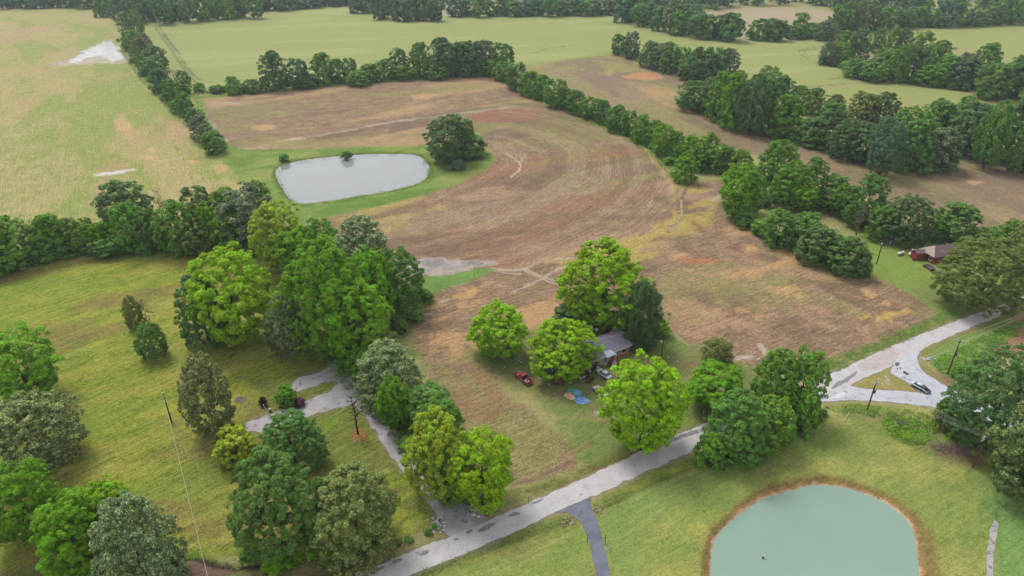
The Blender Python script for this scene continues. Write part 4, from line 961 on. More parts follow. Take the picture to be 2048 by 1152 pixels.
# from the gully to the neighbour
row([(1438,330,1516,428),(1476,345,1530,430),(1515,283,1602,380),(1545,325,1622,412),(1600,318,1655,412),(1636,350,1704,420),(1660,370,1720,430),(1700,352,1776,446),(1690,400,1742,450),(1770,390,1868,484),(1740,410,1800,480),(1872,404,1962,484),(1576,360,1640,416),(1850,430,1900,480),(1960,455,2010,490),(2000,440,2060,490)],
    ['round_a','hedge_a','round_c','oval_a','hedge_a','hedge_c'], ['bright','mid','mid','mid','green','green','mid','green','green','dark','green','green'], 'tree in the belt behind the neighbour lawn', 'tree belt behind the neighbour lawn', ends=('at the gully end','at the house end'))
row([(1468,424,1520,452),(1500,438,1552,470),(1526,420,1590,492),(1574,424,1650,500),(1596,450,1680,526),(1640,470,1700,530),(1660,476,1736,550),(1700,500,1744,552),(1560,440,1620,496)],
    ['hedge_c','shrub_a','hedge_a','hedge_c'], ['green','mid','green','green','dark','green','dark','green'], 'bushy tree in the thicket beside the neighbour lawn', 'thicket along the field', ends=('towards the gully','towards the pole'))
# left hedgerow behind the lawn
row([(-60,440,20,535),(-25,436,66,538),(50,450,110,520),(64,426,138,515),(100,436,170,500),(140,438,195,505),(178,442,234,505),(196,364,306,478),(222,408,292,505),(262,420,320,505),(308,404,394,506),(362,374,422,450),(388,412,446,498),(412,378,492,452),(436,376,552,500),(488,362,538,410),(430,410,506,506),(350,440,420,508),(60,470,130,520),(-60,480,30,550),(180,470,250,510),(480,440,540,500)],
    ['hedge_c','hedge_a','hedge_b'], ['green','mid','green','mid','olive','mid','bright','dark','mid','green','mid','dark','bright','mid','grey','green','mid','olive'], 'tree in the thick hedgerow behind the mown lawn', 'hedgerow behind the lawn', ends=('away from the copse','towards the copse'))
# between the wheat and the right-hand field
row([(1222,70,1252,108),(1242,66,1282,114),(1278,84,1326,132),(1318,78,1388,146),(1300,90,1350,138),(1374,98,1482,164),(1400,110,1450,166),(1355,120,1400,158)],
    HK, ['green','grey','dark','green','mid','grey','dark'], 'tree in the hedgerow at the brown field corner', 'hedgerow at the brown field corner')
row([(1354,164,1422,220),(1396,158,1450,225),(1414,145,1502,245),(1440,152,1540,262),(1500,150,1590,270),(1508,134,1568,190),(1540,190,1610,275),(1578,172,1622,215),(1604,178,1652,228),(1560,215,1600,250),(1590,235,1660,290),(1630,222,1700,300),(1660,240,1730,315),(1690,186,1802,262),(1700,250,1770,325),(1738,222,1918,345),(1780,215,1870,300),(1838,180,1962,292),(1900,210,1990,310),(1958,194,2064,338),(2030,220,2140,350),(1640,205,1700,250),(1860,260,1922,335),(1655,190,1690,225)],
    ['hedge_a','oval_a','hedge_c','oval_b','hedge_a','round_c','hedge_c'], ['green','grey','mid','green','mid','dark','green','dark','green','mid','green','green','olive','green','dark','dark','olive','dark','dark','blue'], 'tree in the wood along the brown field', 'wood along the brown field', ends=('towards the wheat corner','towards the neighbour side'))
row([(1634,42,1676,80),(1640,70,1702,130),(1668,64,1712,118),(1698,60,1742,116),(1742,60,1772,104),(1768,58,1826,120),(1816,66,1868,126),(1688,106,1762,156),(1740,100,1800,150),(1776,94,1882,162),(1850,84,1904,140),(1866,110,1962,172),(1900,120,1960,175),(1948,88,2004,150),(1956,128,2064,196),(2010,110,2080,190),(2050,140,2150,215),(1830,130,1890,170),(1720,130,1780,158)],
    ['hedge_a','hedge_c','hedge_b','hedge_a','hedge_c','hedge_d'], ['grey','blue','mid','green','dark','green','mid','grey','mid','green','olive','green','mid','dark','green','green','mid'], 'tree in the wood strip between the wheat fields', 'wood strip between the wheat fields', ends=('at its narrow tip','at its broad end'))
# far tree lines at the horizon side
row([(698,-8,750,26),(740,-4,790,36),(780,2,830,40),(808,-6,884,40),(760,-14,820,20),(850,2,884,38)], FK, ['blue','dark','blue'], 'tree in the clump jutting into the wheat', 'tree clump at the far wheat edge')
row([(892+i*24+TR.uniform(-5,5), -2+TR.uniform(-6,6), 892+i*24+32+TR.uniform(-4,6), 31-i*0.2) for i in range(15)], FK, ['blue','dark','green'], 'tree in the far line behind the wheat', 'far tree line behind the wheat')
row([(1226,-4,1290,42),(1262,8,1320,50),(1300,16,1360,62),(1340,24,1396,68),(1376,26,1420,72),(1396,20,1470,78),(1440,28,1488,78),(1240,-10,1330,30),(1330,0,1400,40)], FK, ['blue','dark','green','blue','green','grey','mid'], 'tree in the wood tongue by the small brown field', 'wood tongue by the small brown field')
row([(1498,40,1566,80),(1540,42,1580,78),(1574,50,1616,76),(1584,28,1620,70),(1610,38,1662,74),(1640,46,1680,70)], FK, ['mid','green','dark','green'], 'round tree between the small brown field and wheat', 'trees below the small brown field')
row([(1656+i*30+TR.uniform(-6,6), 14-i*0.4+TR.uniform(-8,6), 1656+i*30+48+TR.uniform(-6,6), 64-i*1.6+TR.uniform(-2,2)) for i in range(14)], FK, ['mid','blue','green','grey','mid','dark'], 'tree at the front of the far right wood', 'front of the far right wood')
row([(272+i*26+TR.uniform(-5,5), -16+TR.uniform(-8,6), 272+i*26+40+TR.uniform(-4,8), 44-i*1.6) for i in range(9)], FK, ['mid','dark','green'], 'tree at the front of the far wood beside the meadow', 'front of the far wood by the meadow')
row([(500+i*26+TR.uniform(-5,5), -14+TR.uniform(-6,6), 500+i*26+38, 20-i*1.6+TR.uniform(-2,2)) for i in range(8)], FK, ['dark','blue'], 'tree of the far wood along the wheat', 'far wood along the wheat')
row([(-60+i*26+TR.uniform(-6,6), -16+TR.uniform(-8,4), -60+i*26+34, 14+TR.uniform(-2,2)) for i in range(10)], FK, ['blue','dark'], 'far tree at the back of the meadow', 'far trees behind the meadow')
row([(180,-10,226,32),(200,-14,245,24)], FK, ['green','mid'], 'far tree at the top corner of the meadow', 'trees at the meadow top')
# woods behind the first line of trees
def tint_material():
    m = LEAF.copy(); m.name = 'far_leaves'; tr = m.node_tree
    oi = [n for n in tr.nodes if n.type == 'OBJECT_INFO'][0]
    at = tr.nodes.new('ShaderNodeAttribute'); at.attribute_name = 'tint'
    for l in list(tr.links):
        if l.from_node == oi and l.from_socket.name == 'Color': tr.links.new(at.outputs['Color'], l.to_socket)
    return m
FARLEAF = tint_material()
def wood_proto(seed, shape):
    me, _ = crown_mesh('wood_source', seed, shape, bumps=16, clumps=46, per=15, leaf=1.7, clump_r=1.6, clear=0.02, ragged=0.22)
    co = np.empty(len(me.vertices)*3, np.float32); me.vertices.foreach_get('co', co)
    lf = np.empty(len(me.polygons)*3, np.float32); me.attributes['leaf'].data.foreach_get('vector', lf)
    bpy.data.meshes.remove(me); return co.reshape(-1, 3), lf.reshape(-1, 3)
WP = [wood_proto(51, 'dome'), wood_proto(52, 'bush'), wood_proto(53, 'round')]
def wood(areas, seed=1):
    """the woods beyond the first line of trees, too far to count: one mass"""
    R = random.Random(seed); V = []; LF = []; TI = []
    for poly, n, hmin, hmax, tints in areas:
        P = G(*poly); xs = [p[0] for p in P]; ys = [p[1] for p in P]; pts = []; g = 0
        while len(pts) < n and g < n*150:
            g += 1; x, y = R.uniform(min(xs), max(xs)), R.uniform(min(ys), max(ys))
            if sdist_poly(np.array([x]), np.array([y]), P)[0] > 0 or any((x-a)**2+(y-b)**2 < 40 for a, b in pts): continue
            pts.append((x, y)); h = R.uniform(hmin, hmax); r = h*R.uniform(0.34, 0.5); an = R.uniform(0, 2*pi)
            co, lf = WP[R.randrange(3)]; c, s_ = cos(an), sin(an); v = np.empty_like(co)
            v[:, 0] = (co[:, 0]*c-co[:, 1]*s_)*r/R0+x; v[:, 1] = (co[:, 0]*s_+co[:, 1]*c)*r/R0+y; v[:, 2] = co[:, 2]*h/H0
            f = FOL[tints[R.randrange(len(tints))]]; k = R.uniform(0.85, 1.15)
            V.append(v); LF.append(lf); TI.append(np.tile(np.array(f)*k, (len(lf), 1)))
    V = np.concatenate(V); LF = np.concatenate(LF); TI = np.concatenate(TI)
    me = np_mesh('far_wood', V, np.arange(len(V), dtype=np.int32), 4, (FARLEAF,))
    for nm, arr in (('leaf', LF), ('tint', TI)):
        at = me.attributes.new(nm, 'FLOAT_VECTOR', 'FACE'); at.data.foreach_set('vector', arr.astype(np.float32).ravel())
    tag(obj('far_wood', me), 'dense dark wood closing the view beyond the far fields', 'wood', kind='stuff')
wood([([(1240,22),(1350,30),(1470,14),(1570,12),(1700,22),(1700,2),(1230,2)], 55, 16, 25, ['blue','dark','green']),
      ([(1640,26),(2260,36),(2260,0),(1690,2)], 90, 15, 24, ['blue','dark','green','mid']),
      ([(-260,10),(200,8),(280,30),(490,18),(690,4),(690,-6),(-260,-6)], 80, 15, 24, ['blue','dark','green']),
      ([(500,2),(690,0),(760,14),(850,22),(890,20),(1240,10),(1240,-14),(500,-16)], 80, 14, 22, ['blue','dark'])], 2)

# --- undergrowth at the foot of the hedgerows
def undergrowth(line, n, hmin, hmax, tints, label, group, jit=2.0, seed=1):
    P = [Vector(p) for p in smooth_open(G(*line), 1)]; R = random.Random(seed); L = [0]
    for a, b in zip(P, P[1:]): L.append(L[-1]+(b-a).length)
    for k in range(n):
        s = L[-1]*(k+R.uniform(0.2, 0.8))/n; j = max(i for i in range(len(P)-1) if L[i] <= s)
        p = P[j].lerp(P[j+1], (s-L[j])/max(1e-6, L[j+1]-L[j])); h = R.uniform(hmin, hmax)
        plant('shrub_a' if R.random() < 0.5 else 'shrub_b', (p.x+R.uniform(-jit, jit), p.y+R.uniform(-jit, jit), 0), h*R.uniform(0.75, 1.25), h*1.15, tints[R.randrange(len(tints))], label, group, 'shrub', 'shrub', parts=False)
undergrowth([(0,542),(120,512),(250,498),(400,500),(500,495)], 18, 2.0, 4.2, ['green','mid','dark'], 'low shrub along the lawn side of the thick hedgerow', 'shrubs at the lawn hedgerow', 1.5, 1)
undergrowth([(380,184),(480,182),(620,166),(760,160),(980,148)], 21, 2.0, 4.5, ['green','mid'], 'low shrub at the foot of the wheat hedgerow', 'shrubs at the wheat hedgerow', 2.0, 2)
undergrowth([(1000,160),(1100,206),(1200,244),(1300,294),(1340,330)], 18, 2.0, 4.5, ['green','mid','bright'], 'low shrub at the foot of the diagonal hedgerow', 'shrubs at the diagonal hedgerow', 1.8, 3)
undergrowth([(240,80),(270,130),(340,205),(400,262),(445,302)], 14, 2.0, 4.0, ['green','mid','grey'], 'low shrub on the meadow side of the hedgerow', 'shrubs at the meadow hedgerow', 1.8, 4)
undergrowth([(1356,206),(1440,230),(1510,264),(1640,296),(1760,330),(1850,345),(1910,330)], 16, 2.5, 5.0, ['green','dark','mid'], 'low shrub along the brown field edge of the wood', 'shrubs at the brown field wood', 1.8, 5)
undergrowth([(1640,122),(1700,142),(1780,160),(1900,180),(2050,194)], 13, 3.0, 6.0, ['green','dark','mid'], 'low shrub along the wheat edge of the wood strip', 'shrubs at the wood strip', 2.0, 6)
undergrowth([(1470,428),(1530,470),(1620,508),(1700,545),(1740,552)], 13, 1.5, 3.2, ['green','mid'], 'low shrub between the thicket and the ploughed field', 'shrubs at the thicket edge', 1.2, 7)
undergrowth([(1510,412),(1560,402),(1640,410),(1720,446),(1800,476),(1870,484)], 9, 2.0, 4.0, ['dark','green'], 'low shrub along the neighbour side of the tree belt', 'shrubs at the tree belt', 1.5, 8)
undergrowth([(560,560),(620,700),(700,720),(760,800),(850,900),(900,990)], 10, 1.5, 3.5, ['green','bright','mid'], 'low shrub under the copse along the gravel drive', 'shrubs under the copse', 2.0, 9)
undergrowth([(490,1120),(560,1130),(640,1125),(720,1100),(770,1085)], 9, 1.2, 2.8, ['mid','bright','green'], 'leafy shrub on the creek bank under the olive tree', 'creek bank shrubs', 1.2, 10)
undergrowth([(800,640),(790,680),(850,620),(846,590)], 5, 2.0, 3.5, ['green','mid'], 'shrub on the field side of the copse', 'shrubs on the field side', 1.2, 11)
undergrowth([(1450,905),(1540,880),(1600,850),(1660,822)], 7, 0.9, 2.0, ['olive','mid','green'], 'weedy shrub along the fence line above the pond slope', 'weeds along the fence line', 0.8, 12)
undergrowth([(1900,745),(1930,770),(1950,760)], 5, 1.2, 2.4, ['mid','olive'], 'weedy bush between the side road and the dark tree', 'side road bushes', 1.5, 14)
undergrowth([(790,1090),(830,1080),(870,1060)], 5, 0.6, 1.2, ['mid','green'], 'weedy bush beside the white rubble at the drive entrance', 'drive entrance weeds', 0.8, 16)

# --- bare and dying trees
def bare_tree(loc, h, spread, label, seed, m, n=9):
    t = empty('bare_tree', loc); R = random.Random(seed); mb = MB()
    pts = [Vector((0, 0, -0.1))] + [Vector((R.uniform(-.12, .12)*i, R.uniform(-.12, .12)*i, h*i/5)) for i in range(1, 6)]
    mb.path(pts, [0.16*h/9*(1.2-i*0.2) for i in range(6)], 7); mb.build('trunk', m, t, True)
    tw = MB()
    for k in range(n*4):
        z = h*R.uniform(0.3, 0.97); i = min(4, int(z/h*5)); a = pts[i].lerp(pts[i+1], z/h*5-i); an = R.uniform(0, 2*pi); q = spread*R.uniform(0.4, 1)*(1.15-z/h*0.7)
        b = a + Vector((q*cos(an), q*sin(an), q*R.uniform(0.3, 1.0))); mid = a.lerp(b, 0.5) + Vector((0, 0, -q*0.08))
        tw.path([a, mid, b], [0.07, 0.05, 0.02], 4)
        for _ in range(4):
            c = mid.lerp(b, R.random()); e = c + Vector((R.uniform(-1, 1), R.uniform(-1, 1), R.uniform(0.1, 1)))*q*0.35; tw.tube(c, e, 0.03, 0.015, 3, False)
    tw.build('branches', m, t, True)
    return tag(t, label, 'bare tree')
TWIG = mat('dead_twigs', A(150,142,132), 0.95, 0.1, 0.2, 5)
TWIG_D = mat('dark_twigs', A(84,78,70), 0.95, 0.1, 0.2, 5)
bare_tree(U(716,868), 10.5, 3.0, 'leafless tree with grey branches beside the gravel drive', 3, TWIG_D)
bare_tree(U(325,432), 10.0, 4.0, 'pale dead tree standing in the thick hedgerow', 4, TWIG, 10)
bare_tree(U(1712,470), 12.0, 3.5, 'pale dying tree in the thicket by the neighbour lawn', 5, TWIG, 12)
bare_tree(U(1308,690), 5.0, 2.6, 'grey dead bush beside the weeping tree', 6, TWIG, 14)
bare_tree(U(288,718), 3.4, 1.2, 'little dead stem under the small dark round tree', 7, TWIG_D, 4)

# --- weeds and rough grass: ground cover of small leaf faces
def weeds(areas, name, label):
    rg = np.random.default_rng(9); VV = []; LV = []; TV = []
    for poly, dens, h, tints, leaf, seed, thr in areas:
        P = np.array(smooth_closed(G(*poly), 2)); x0, y0 = P.min(0); x1, y1 = P.max(0); n = int((x1-x0)*(y1-y0)*dens)
        x = rg.uniform(x0, x1, n); y = rg.uniform(y0, y1, n); d = sdist_poly(x, y, P)
        nz = fbm(x, y, 2.2, seed, 3); k = (d < nz*0.6) & (nz > thr); x, y, nz, d = x[k], y[k], nz[k], d[k]; n = len(x)
        if not n: continue
        z = h*np.clip(0.35+nz, 0.12, 1.3)*rg.uniform(0.1, 1.0, n)*np.clip(0.4-d/2.0, 0.4, 1)
        nrm = rg.normal(size=(n, 3))*0.6; nrm[:, 2] += 0.9; nrm /= np.linalg.norm(nrm, axis=1)[:, None]
        td = rg.normal(size=(n, 3)); td -= nrm*(td*nrm).sum(1)[:, None]; td /= np.linalg.norm(td, axis=1)[:, None]; bd = np.cross(nrm, td)
        ln = leaf*rg.uniform(0.6, 1.4, n)[:, None]; wd = ln*0.6; p = np.stack([x, y, z], 1)
        V = np.stack([p-td*ln/2, p+bd*wd/2, p+td*ln/2, p-bd*wd/2], 1); V[:, :, 2] = np.maximum(V[:, :, 2], 0.01)
        tn = np.clip(fbm(x, y, 5.0, seed+3, 2)*0.6+0.5+rg.normal(size=n)*0.12, 0, 0.999); ti = np.array([FOL[q] if isinstance(q, str) else q for q in tints])[(tn*len(tints)).astype(int)]
        VV.append(V.reshape(-1, 3)); LV.append(rg.random((n, 3))); TV.append(ti)
    V = np.concatenate(VV); LF = np.concatenate(LV); TI = np.concatenate(TV)
    me = np_mesh(name, V, np.arange(len(V), dtype=np.int32), 4, (FARLEAF,))
    for nm, arr in (('leaf', LF), ('tint', TI)):
        at = me.attributes.new(nm, 'FLOAT_VECTOR', 'FACE'); at.data.foreach_set('vector', arr.astype(np.float32).ravel())
    tag(obj(name, me), label, name, kind='stuff')
STRAWF = (0.26, 0.22, 0.10); DRY = (0.20, 0.16, 0.10); MID = (0.16, 0.22, 0.06)
def band(line, w):
    """outline of a strip of given width (metres) along a photo line, given back in photo points"""
    P = [Vector((p[0], p[1])) for p in smooth_open(G(*line), 1)]; L = []; R = []
    for i, p in enumerate(P):
        d = (P[min(i+1, len(P)-1)]-P[max(i-1, 0)]).normalized(); n = Vector((-d.y, d.x))*w/2; L.append(p+n); R.append(p-n)
    out = []
    for p in L+R[::-1]:
        dp = p.y*cos(PITCH)+CAM_H*sin(PITCH); out.append((1024+FPX*p.x/dp, 576+FPX*(CAM_H*cos(PITCH)-p.y*sin(PITCH))/dp))
    return out
weeds([
    ([(1756,838),(1790,832),(1830,836),(1872,846),(1880,862),(1868,880),(1830,893),(1800,884),(1770,862)], 34, 1.7, ['bright','mid','lime','mid'], 0.32, 1, -0.8),
    ([(1876,866),(1910,866),(1950,880),(1945,892),(1900,886)], 30, 1.1, ['bright','mid'], 0.3, 2, -0.7),
    ([(1620,830),(1640,812),(1700,806),(1760,814),(1830,822),(1880,838),(1830,840),(1760,834),(1690,826)], 28, 1.1, ['mid','green','bright','olive'], 0.28, 3, -0.35),
    ([(1862,722),(1900,704),(1960,676),(2040,640),(2060,650),(1985,706),(1950,740),(1905,752),(1872,740)], 26, 1.4, ['mid','bright','mid','green'], 0.32, 4, -0.45),
    ([(1880,745),(1905,750),(1926,775),(1918,784),(1896,766)], 18, 0.8, [DRY,MID,'mid'], 0.26, 5, -0.1),
    (band([(1640,742),(1700,714),(1760,690),(1850,654),(1930,618)], 4.0), 16, 0.7, ['mid',MID,'olive','green'], 0.26, 6, -0.3),
    (band([(925,1016),(1057,984),(1160,952),(1205,930),(1300,890),(1370,866)], 2.2), 12, 0.35, [MID,'mid',STRAWF], 0.2, 7, 0.05),
    (band([(790,1170),(860,1140),(960,1104),(1060,1064),(1120,1046)], 1.4), 22, 0.45, ['green','mid',MID], 0.2, 8, -0.4),
    (band([(1192,1016),(1240,992),(1300,962),(1350,938),(1400,922),(1440,910)], 1.5), 20, 0.4, ['lime',MID,'mid'], 0.2, 9, -0.2),
    (band([(1400,925),(1450,908),(1540,882),(1600,852),(1650,826)], 2.8), 20, 0.9, ['mid','olive',DRY,MID], 0.26, 10, -0.4),
    ([(1855,905),(1890,886),(1945,900),(1940,925),(1890,914)], 10, 0.5, [DRY,DRY,MID], 0.26, 11, 0.0),
    (band([(550,352),(566,328),(620,317),(740,306),(832,307),(852,318),(863,337),(857,357),(835,370),(780,384),(700,398),(640,407),(600,411),(578,402),(560,375),(550,352)], 3.0), 8, 0.8, ['mid','green',MID], 0.36, 12, -0.1),
    (band([(388,190),(412,232),(440,285),(500,300),(560,301)], 5.0), 3, 0.6, ['mid',MID,'bright'], 0.4, 13, 0.0),
    (band([(1010,164),(1100,209),(1200,250),(1300,300),(1345,345),(1368,372)], 5.0), 5, 1.0, ['mid',MID,'bright','green'], 0.45, 14, -0.3),
    (band([(985,150),(800,161),(600,175),(470,190),(395,196)], 5.0), 4, 1.0, ['mid',MID,'bright','green'], 0.5, 15, -0.3),
    (band([(245,90),(270,138),(340,212),(400,268),(446,308)], 6.0), 4, 1.2, ['mid','green',MID], 0.5, 16, -0.3),
    (band([(-20,548),(120,516),(250,500),(400,502),(500,498)], 4.0), 10, 1.2, ['mid','green','bright'], 0.36, 17, -0.3),
    (band([(1350,207),(1430,229),(1500,264),(1640,300),(1740,327),(1850,347),(1910,336)], 6.0), 5, 1.3, ['mid','green',MID], 0.5, 18, -0.3),
    (band([(1465,428),(1530,474),(1620,514),(1700,548),(1742,556)], 4.0), 10, 1.0, ['mid','green',MID], 0.36, 19, -0.3),
    ([(790,660),(815,612),(850,590),(900,575),(860,620),(830,650),(806,690)], 12, 0.8, ['mid','bright','green'], 0.3, 20, -0.2),
    (band([(560,1120),(640,1125),(720,1100),(800,1078),(870,1050)], 3.0), 16, 0.8, ['mid','bright','green'], 0.28, 21, -0.2),
    (band([(360,1106),(402,1108),(440,1124),(500,1132)], 2.0), 14, 0.5, ['bright','mid'], 0.24, 22, -0.1),
    ([(1185,650),(1330,640),(1345,668),(1290,690),(1265,670),(1200,662)], 8, 0.6, ['mid','green',MID], 0.3, 23, 0.0),
], 'weeds', 'rough weeds and tall grass along verges, banks and ditches')
BR = ['mid','green','green','dark']
weeds([
    (band([(1000,156),(1100,200),(1200,240),(1300,288),(1345,330),(1400,345),(1480,348)], 7.0), 5, 5.5, BR, 0.8, 31, -0.8),
    (band([(980,142),(800,154),(600,168),(480,182),(390,188)], 6.0), 5, 4.2, BR, 0.8, 32, -0.8),
    (band([(252,80),(280,130),(345,200),(405,258),(446,300)], 7.0), 5, 4.5, BR, 0.8, 33, -0.8),
    (band([(-40,536),(60,515),(180,500),(320,496),(430,496),(520,488)], 8.0), 8, 4.5, BR, 0.6, 34, -0.8),
    (band([(-60,520),(60,498),(180,484),(320,480),(430,478),(520,470)], 8.0), 6, 7.0, BR, 0.7, 35, -0.8),
    (band([(1362,206),(1440,226),(1515,258),(1640,290),(1750,322),(1850,340),(1905,322)], 9.0), 4, 6.0, BR, 0.9, 36, -0.8),
    (band([(1930,292),(2000,312),(2100,345)], 9.0), 4, 6.0, BR, 0.9, 37, -0.8),
    (band([(1646,112),(1700,134),(1780,154),(1900,174),(2060,190)], 12.0), 3, 7.0, BR, 1.1, 38, -0.8),
    (band([(1230,100),(1300,122),(1380,150),(1440,158)], 9.0), 4, 5.5, BR, 0.9, 39, -0.8),
    (band([(1470,424),(1530,466),(1620,502),(1700,540),(1738,548)], 6.0), 7, 3.6, BR, 0.6, 40, -0.8),
    (band([(1500,408),(1570,396),(1640,404),(1720,440),(1800,472),(1870,480),(1960,484)], 7.0), 6, 5.0, BR, 0.65, 41, -0.8),
    (band([(1440,410),(1480,420),(1520,412)], 5.0), 6, 3.5, BR, 0.6, 42, -0.8),
    (band([(285,42),(400,34),(500,26)], 10.0), 2.5, 8.0, ['dark','green','blue'], 1.3, 43, -0.8),
    (band([(895,29),(1060,27),(1230,22)], 12.0), 2.5, 6.0, ['dark','blue'], 1.3, 44, -0.8),
    (band([(700,10),(780,32),(880,34)], 12.0), 2.5, 7.0, ['dark','blue'], 1.3, 45, -0.8),
    (band([(1240,30),(1340,56),(1480,74)], 12.0), 2.5, 7.0, ['dark','blue','green'], 1.3, 46, -0.8),
    (band([(1500,76),(1600,72),(1680,62),(1820,54),(2060,44)], 12.0), 2.5, 6.5, ['dark','green','mid'], 1.3, 47, -0.8),
    (band([(660,720),(730,790),(800,860),(860,930),(905,985)], 5.0), 9, 2.6, ['mid','bright','green'], 0.45, 48, -0.6),
    (band([(560,560),(600,660),(650,700)], 8.0), 8, 3.0, ['mid','bright','green'], 0.45, 49, -0.6),
    (band([(1430,915),(1500,885),(1570,850),(1600,820)], 5.0), 10, 2.6, ['mid','green','olive'], 0.42, 50, -0.6),
], 'undergrowth', 'continuous leafy undergrowth filling the feet of the hedgerows')
# ------------------------------------------------------------ houses
ROOF_G = mat('grey_shingle', A(128,128,142), 0.9, 0.2, 0.10, 1.2, bump=0.3)
ROOF_D = mat('dark_shingle', A(104,106,120), 0.9, 0.2, 0.12, 1.2, bump=0.3)
ROOF_L = mat('pale_roofing', A(176,186,196), 0.7, 0.3, 0.10, 1.0)
ROOF_P = mat('plum_shingle', A(128,104,108), 0.9, 0.2, 0.10, 1.2, bump=0.3)
ROOF_T = mat('tan_shingle', A(186,170,158), 0.9, 0.2, 0.10, 1.2)
WHITE_T = mat('white_trim', A(232,228,228), 0.6, 0.3, 0.05, 2)
GLASS = mat('window_glass', (0.03, 0.04, 0.05), 0.08, 0.6, 0.1, 1)
METAL_G = mat('grey_metal', A(170,172,176), 0.4, 0.5, 0.08, 2, metal=0.3)
BLACK = mat('black_plastic', (0.02, 0.021, 0.024), 0.5, 0.4, 0.2, 3)
RUBBER = mat('tyre_rubber', (0.018, 0.018, 0.019), 0.9, 0.2, 0.2, 3)
def brick_material(name, c, c2, mortar):
    m = bpy.data.materials.new(name); m.use_nodes = True; t = m.node_tree; b = t.nodes['Principled BSDF']
    tc = t.nodes.new('ShaderNodeTexCoord'); br = t.nodes.new('ShaderNodeTexBrick'); br.inputs['Scale'].default_value = 4.0
    br.inputs['Color1'].default_value = (*c, 1); br.inputs['Color2'].default_value = (*c2, 1); br.inputs['Mortar'].default_value = (*mortar, 1); br.inputs['Mortar Size'].default_value = 0.015
    mp = t.nodes.new('ShaderNodeMapping'); mp.inputs['Rotation'].default_value = (pi/2, 0, 0)
    t.links.new(tc.outputs['Object'], mp.inputs[0]); t.links.new(mp.outputs[0], br.inputs['Vector']); t.links.new(br.outputs['Color'], b.inputs['Base Color']); b.inputs['Roughness'].default_value = 0.9
    return m
BRICK = brick_material('orange_red_brick', A(204,108,76), A(188,92,66), A(176,132,112))
BRICK2 = brick_material('dark_red_brick', A(160,72,56), A(142,60,48), A(150,92,76))
REDWOOD = mat('red_boards', A(164,74,56), 0.85, 0.2, 0.12, 2)

def gable_roof(parent, x0, x1, y0, y1, ze, zr, m, over=0.35, thick=0.14, ridge_y=None, hip0=0.0, hip1=0.0, names=('roof',)):
    """roof over a rectangle, ridge along x; hips pull the ridge ends in"""
    x0 -= over; x1 += over; y0 -= over; y1 += over; ym = (y0+y1)/2 if ridge_y is None else ridge_y
    a, b, c, d = (x0, y0, ze), (x1, y0, ze), (x1, y1, ze), (x0, y1, ze); r0, r1 = (x0+hip0, ym, zr), (x1-hip1, ym, zr)
    rf = MB(); rf.slab([a, b, r1, r0], thick); rf.slab([c, d, r0, r1], thick)
    if hip0: rf.slab([d, a, r0], thick)
    if hip1: rf.slab([b, c, r1], thick)
    return rf.build('roof', m, parent)
def window(parent, x, y, z, w, h, face, n=2):
    """window on a wall whose outside looks along face: 'f' front (-y), 'l' left (-x), 'r' right (+x)"""
    def bx(mb, du, dz, su, sz, out, th):
        if face == 'f': mb.box((x+du, y-out, z+dz), (su, th, sz))
        else: mb.box((x+(out if face == 'r' else -out), y+du, z+dz), (th, su, sz))
    g = MB(); bx(g, 0, 0, w, h, 0.005, 0.05); o = g.build('window', GLASS, parent)
    f = MB()
    for s in (-1, 1): bx(f, s*w/2, 0, 0.07, h+0.14, 0.03, 0.07); bx(f, 0, s*h/2, w, 0.07, 0.03, 0.07)
    f.build('frame', WHITE_T, o)
    s = MB(); bx(s, 0, -h/2-0.09, w+0.25, 0.06, 0.06, 0.14); s.build('sill', WHITE_T, o)
    return o
def axis_obj(name, origin, xdir):
    return empty(name, (origin[0], origin[1], 0), math.atan2(xdir[1], xdir[0]))
# --- brick house; local x runs along the front, y to the back
er = U(1265, 690.5, 2.7); H1 = axis_obj('brick_house', (er.x-0.25, er.y+0.35), (0.859, 0.512))
tag(H1, 'low red-brick house with grey shingle roof behind the lime trees', 'house')
wl = MB(); wl.box((-4.6, 3.6, 1.35), (8.7, 7.0, 2.7)); wl.add([(-0.25, 0.1, 2.7), (-0.25, 7.1, 2.7), (-0.25, 3.6, 4.35)], [(0, 1, 2)]); wl.build('wall', BRICK, H1)
w2 = MB(); w2.box((-12.6, 3.2, 1.3), (7.2, 7.0, 2.6)); w2.build('wing_wall', BRICK, H1)
gable_roof(H1, -9.2, -0.2, 0.1, 7.1, 2.68, 4.65, ROOF_G, 0.45)
wr = gable_roof(H1, -16.4, -8.9, -0.4, 6.9, 2.6, 4.45, ROOF_D, 0.4); wr.name = 'wing_roof'; wr['label'] = 'darker roof over the porch wing'
po = MB(); po.slab([(-8.7, -1.25, 2.45), (-5.5, -1.25, 2.45), (-6.6, 0.9, 3.25), (-8.5, 0.9, 3.25)], 0.1); o = po.build('porch_roof', ROOF_L, H1)
for px_ in (-8.5, -5.75): MB().box((px_, -1.0, 1.2), (0.14, 0.14, 2.4)).build('porch_post', WHITE_T, H1)
MB().box((-4.7, -0.35, 2.60), (9.4, 0.05, 0.18)).build('fascia', WHITE_T, H1)
MB().box((-12.5, -0.82, 2.52), (7.6, 0.05, 0.18)).build('fascia', WHITE_T, H1)
window(H1, -2.3, 0.1, 1.5, 1.5, 1.1, 'f'); window(H1, -4.4, 0.1, 1.5, 1.0, 1.0, 'f'); window(H1, -11.2, -0.3, 1.5, 1.4, 1.1, 'f'); window(H1, -0.25, 3.6, 1.5, 1.3, 1.1, 'r')
window(H1, -14.4, -0.3, 1.5, 1.4, 1.1, 'f')
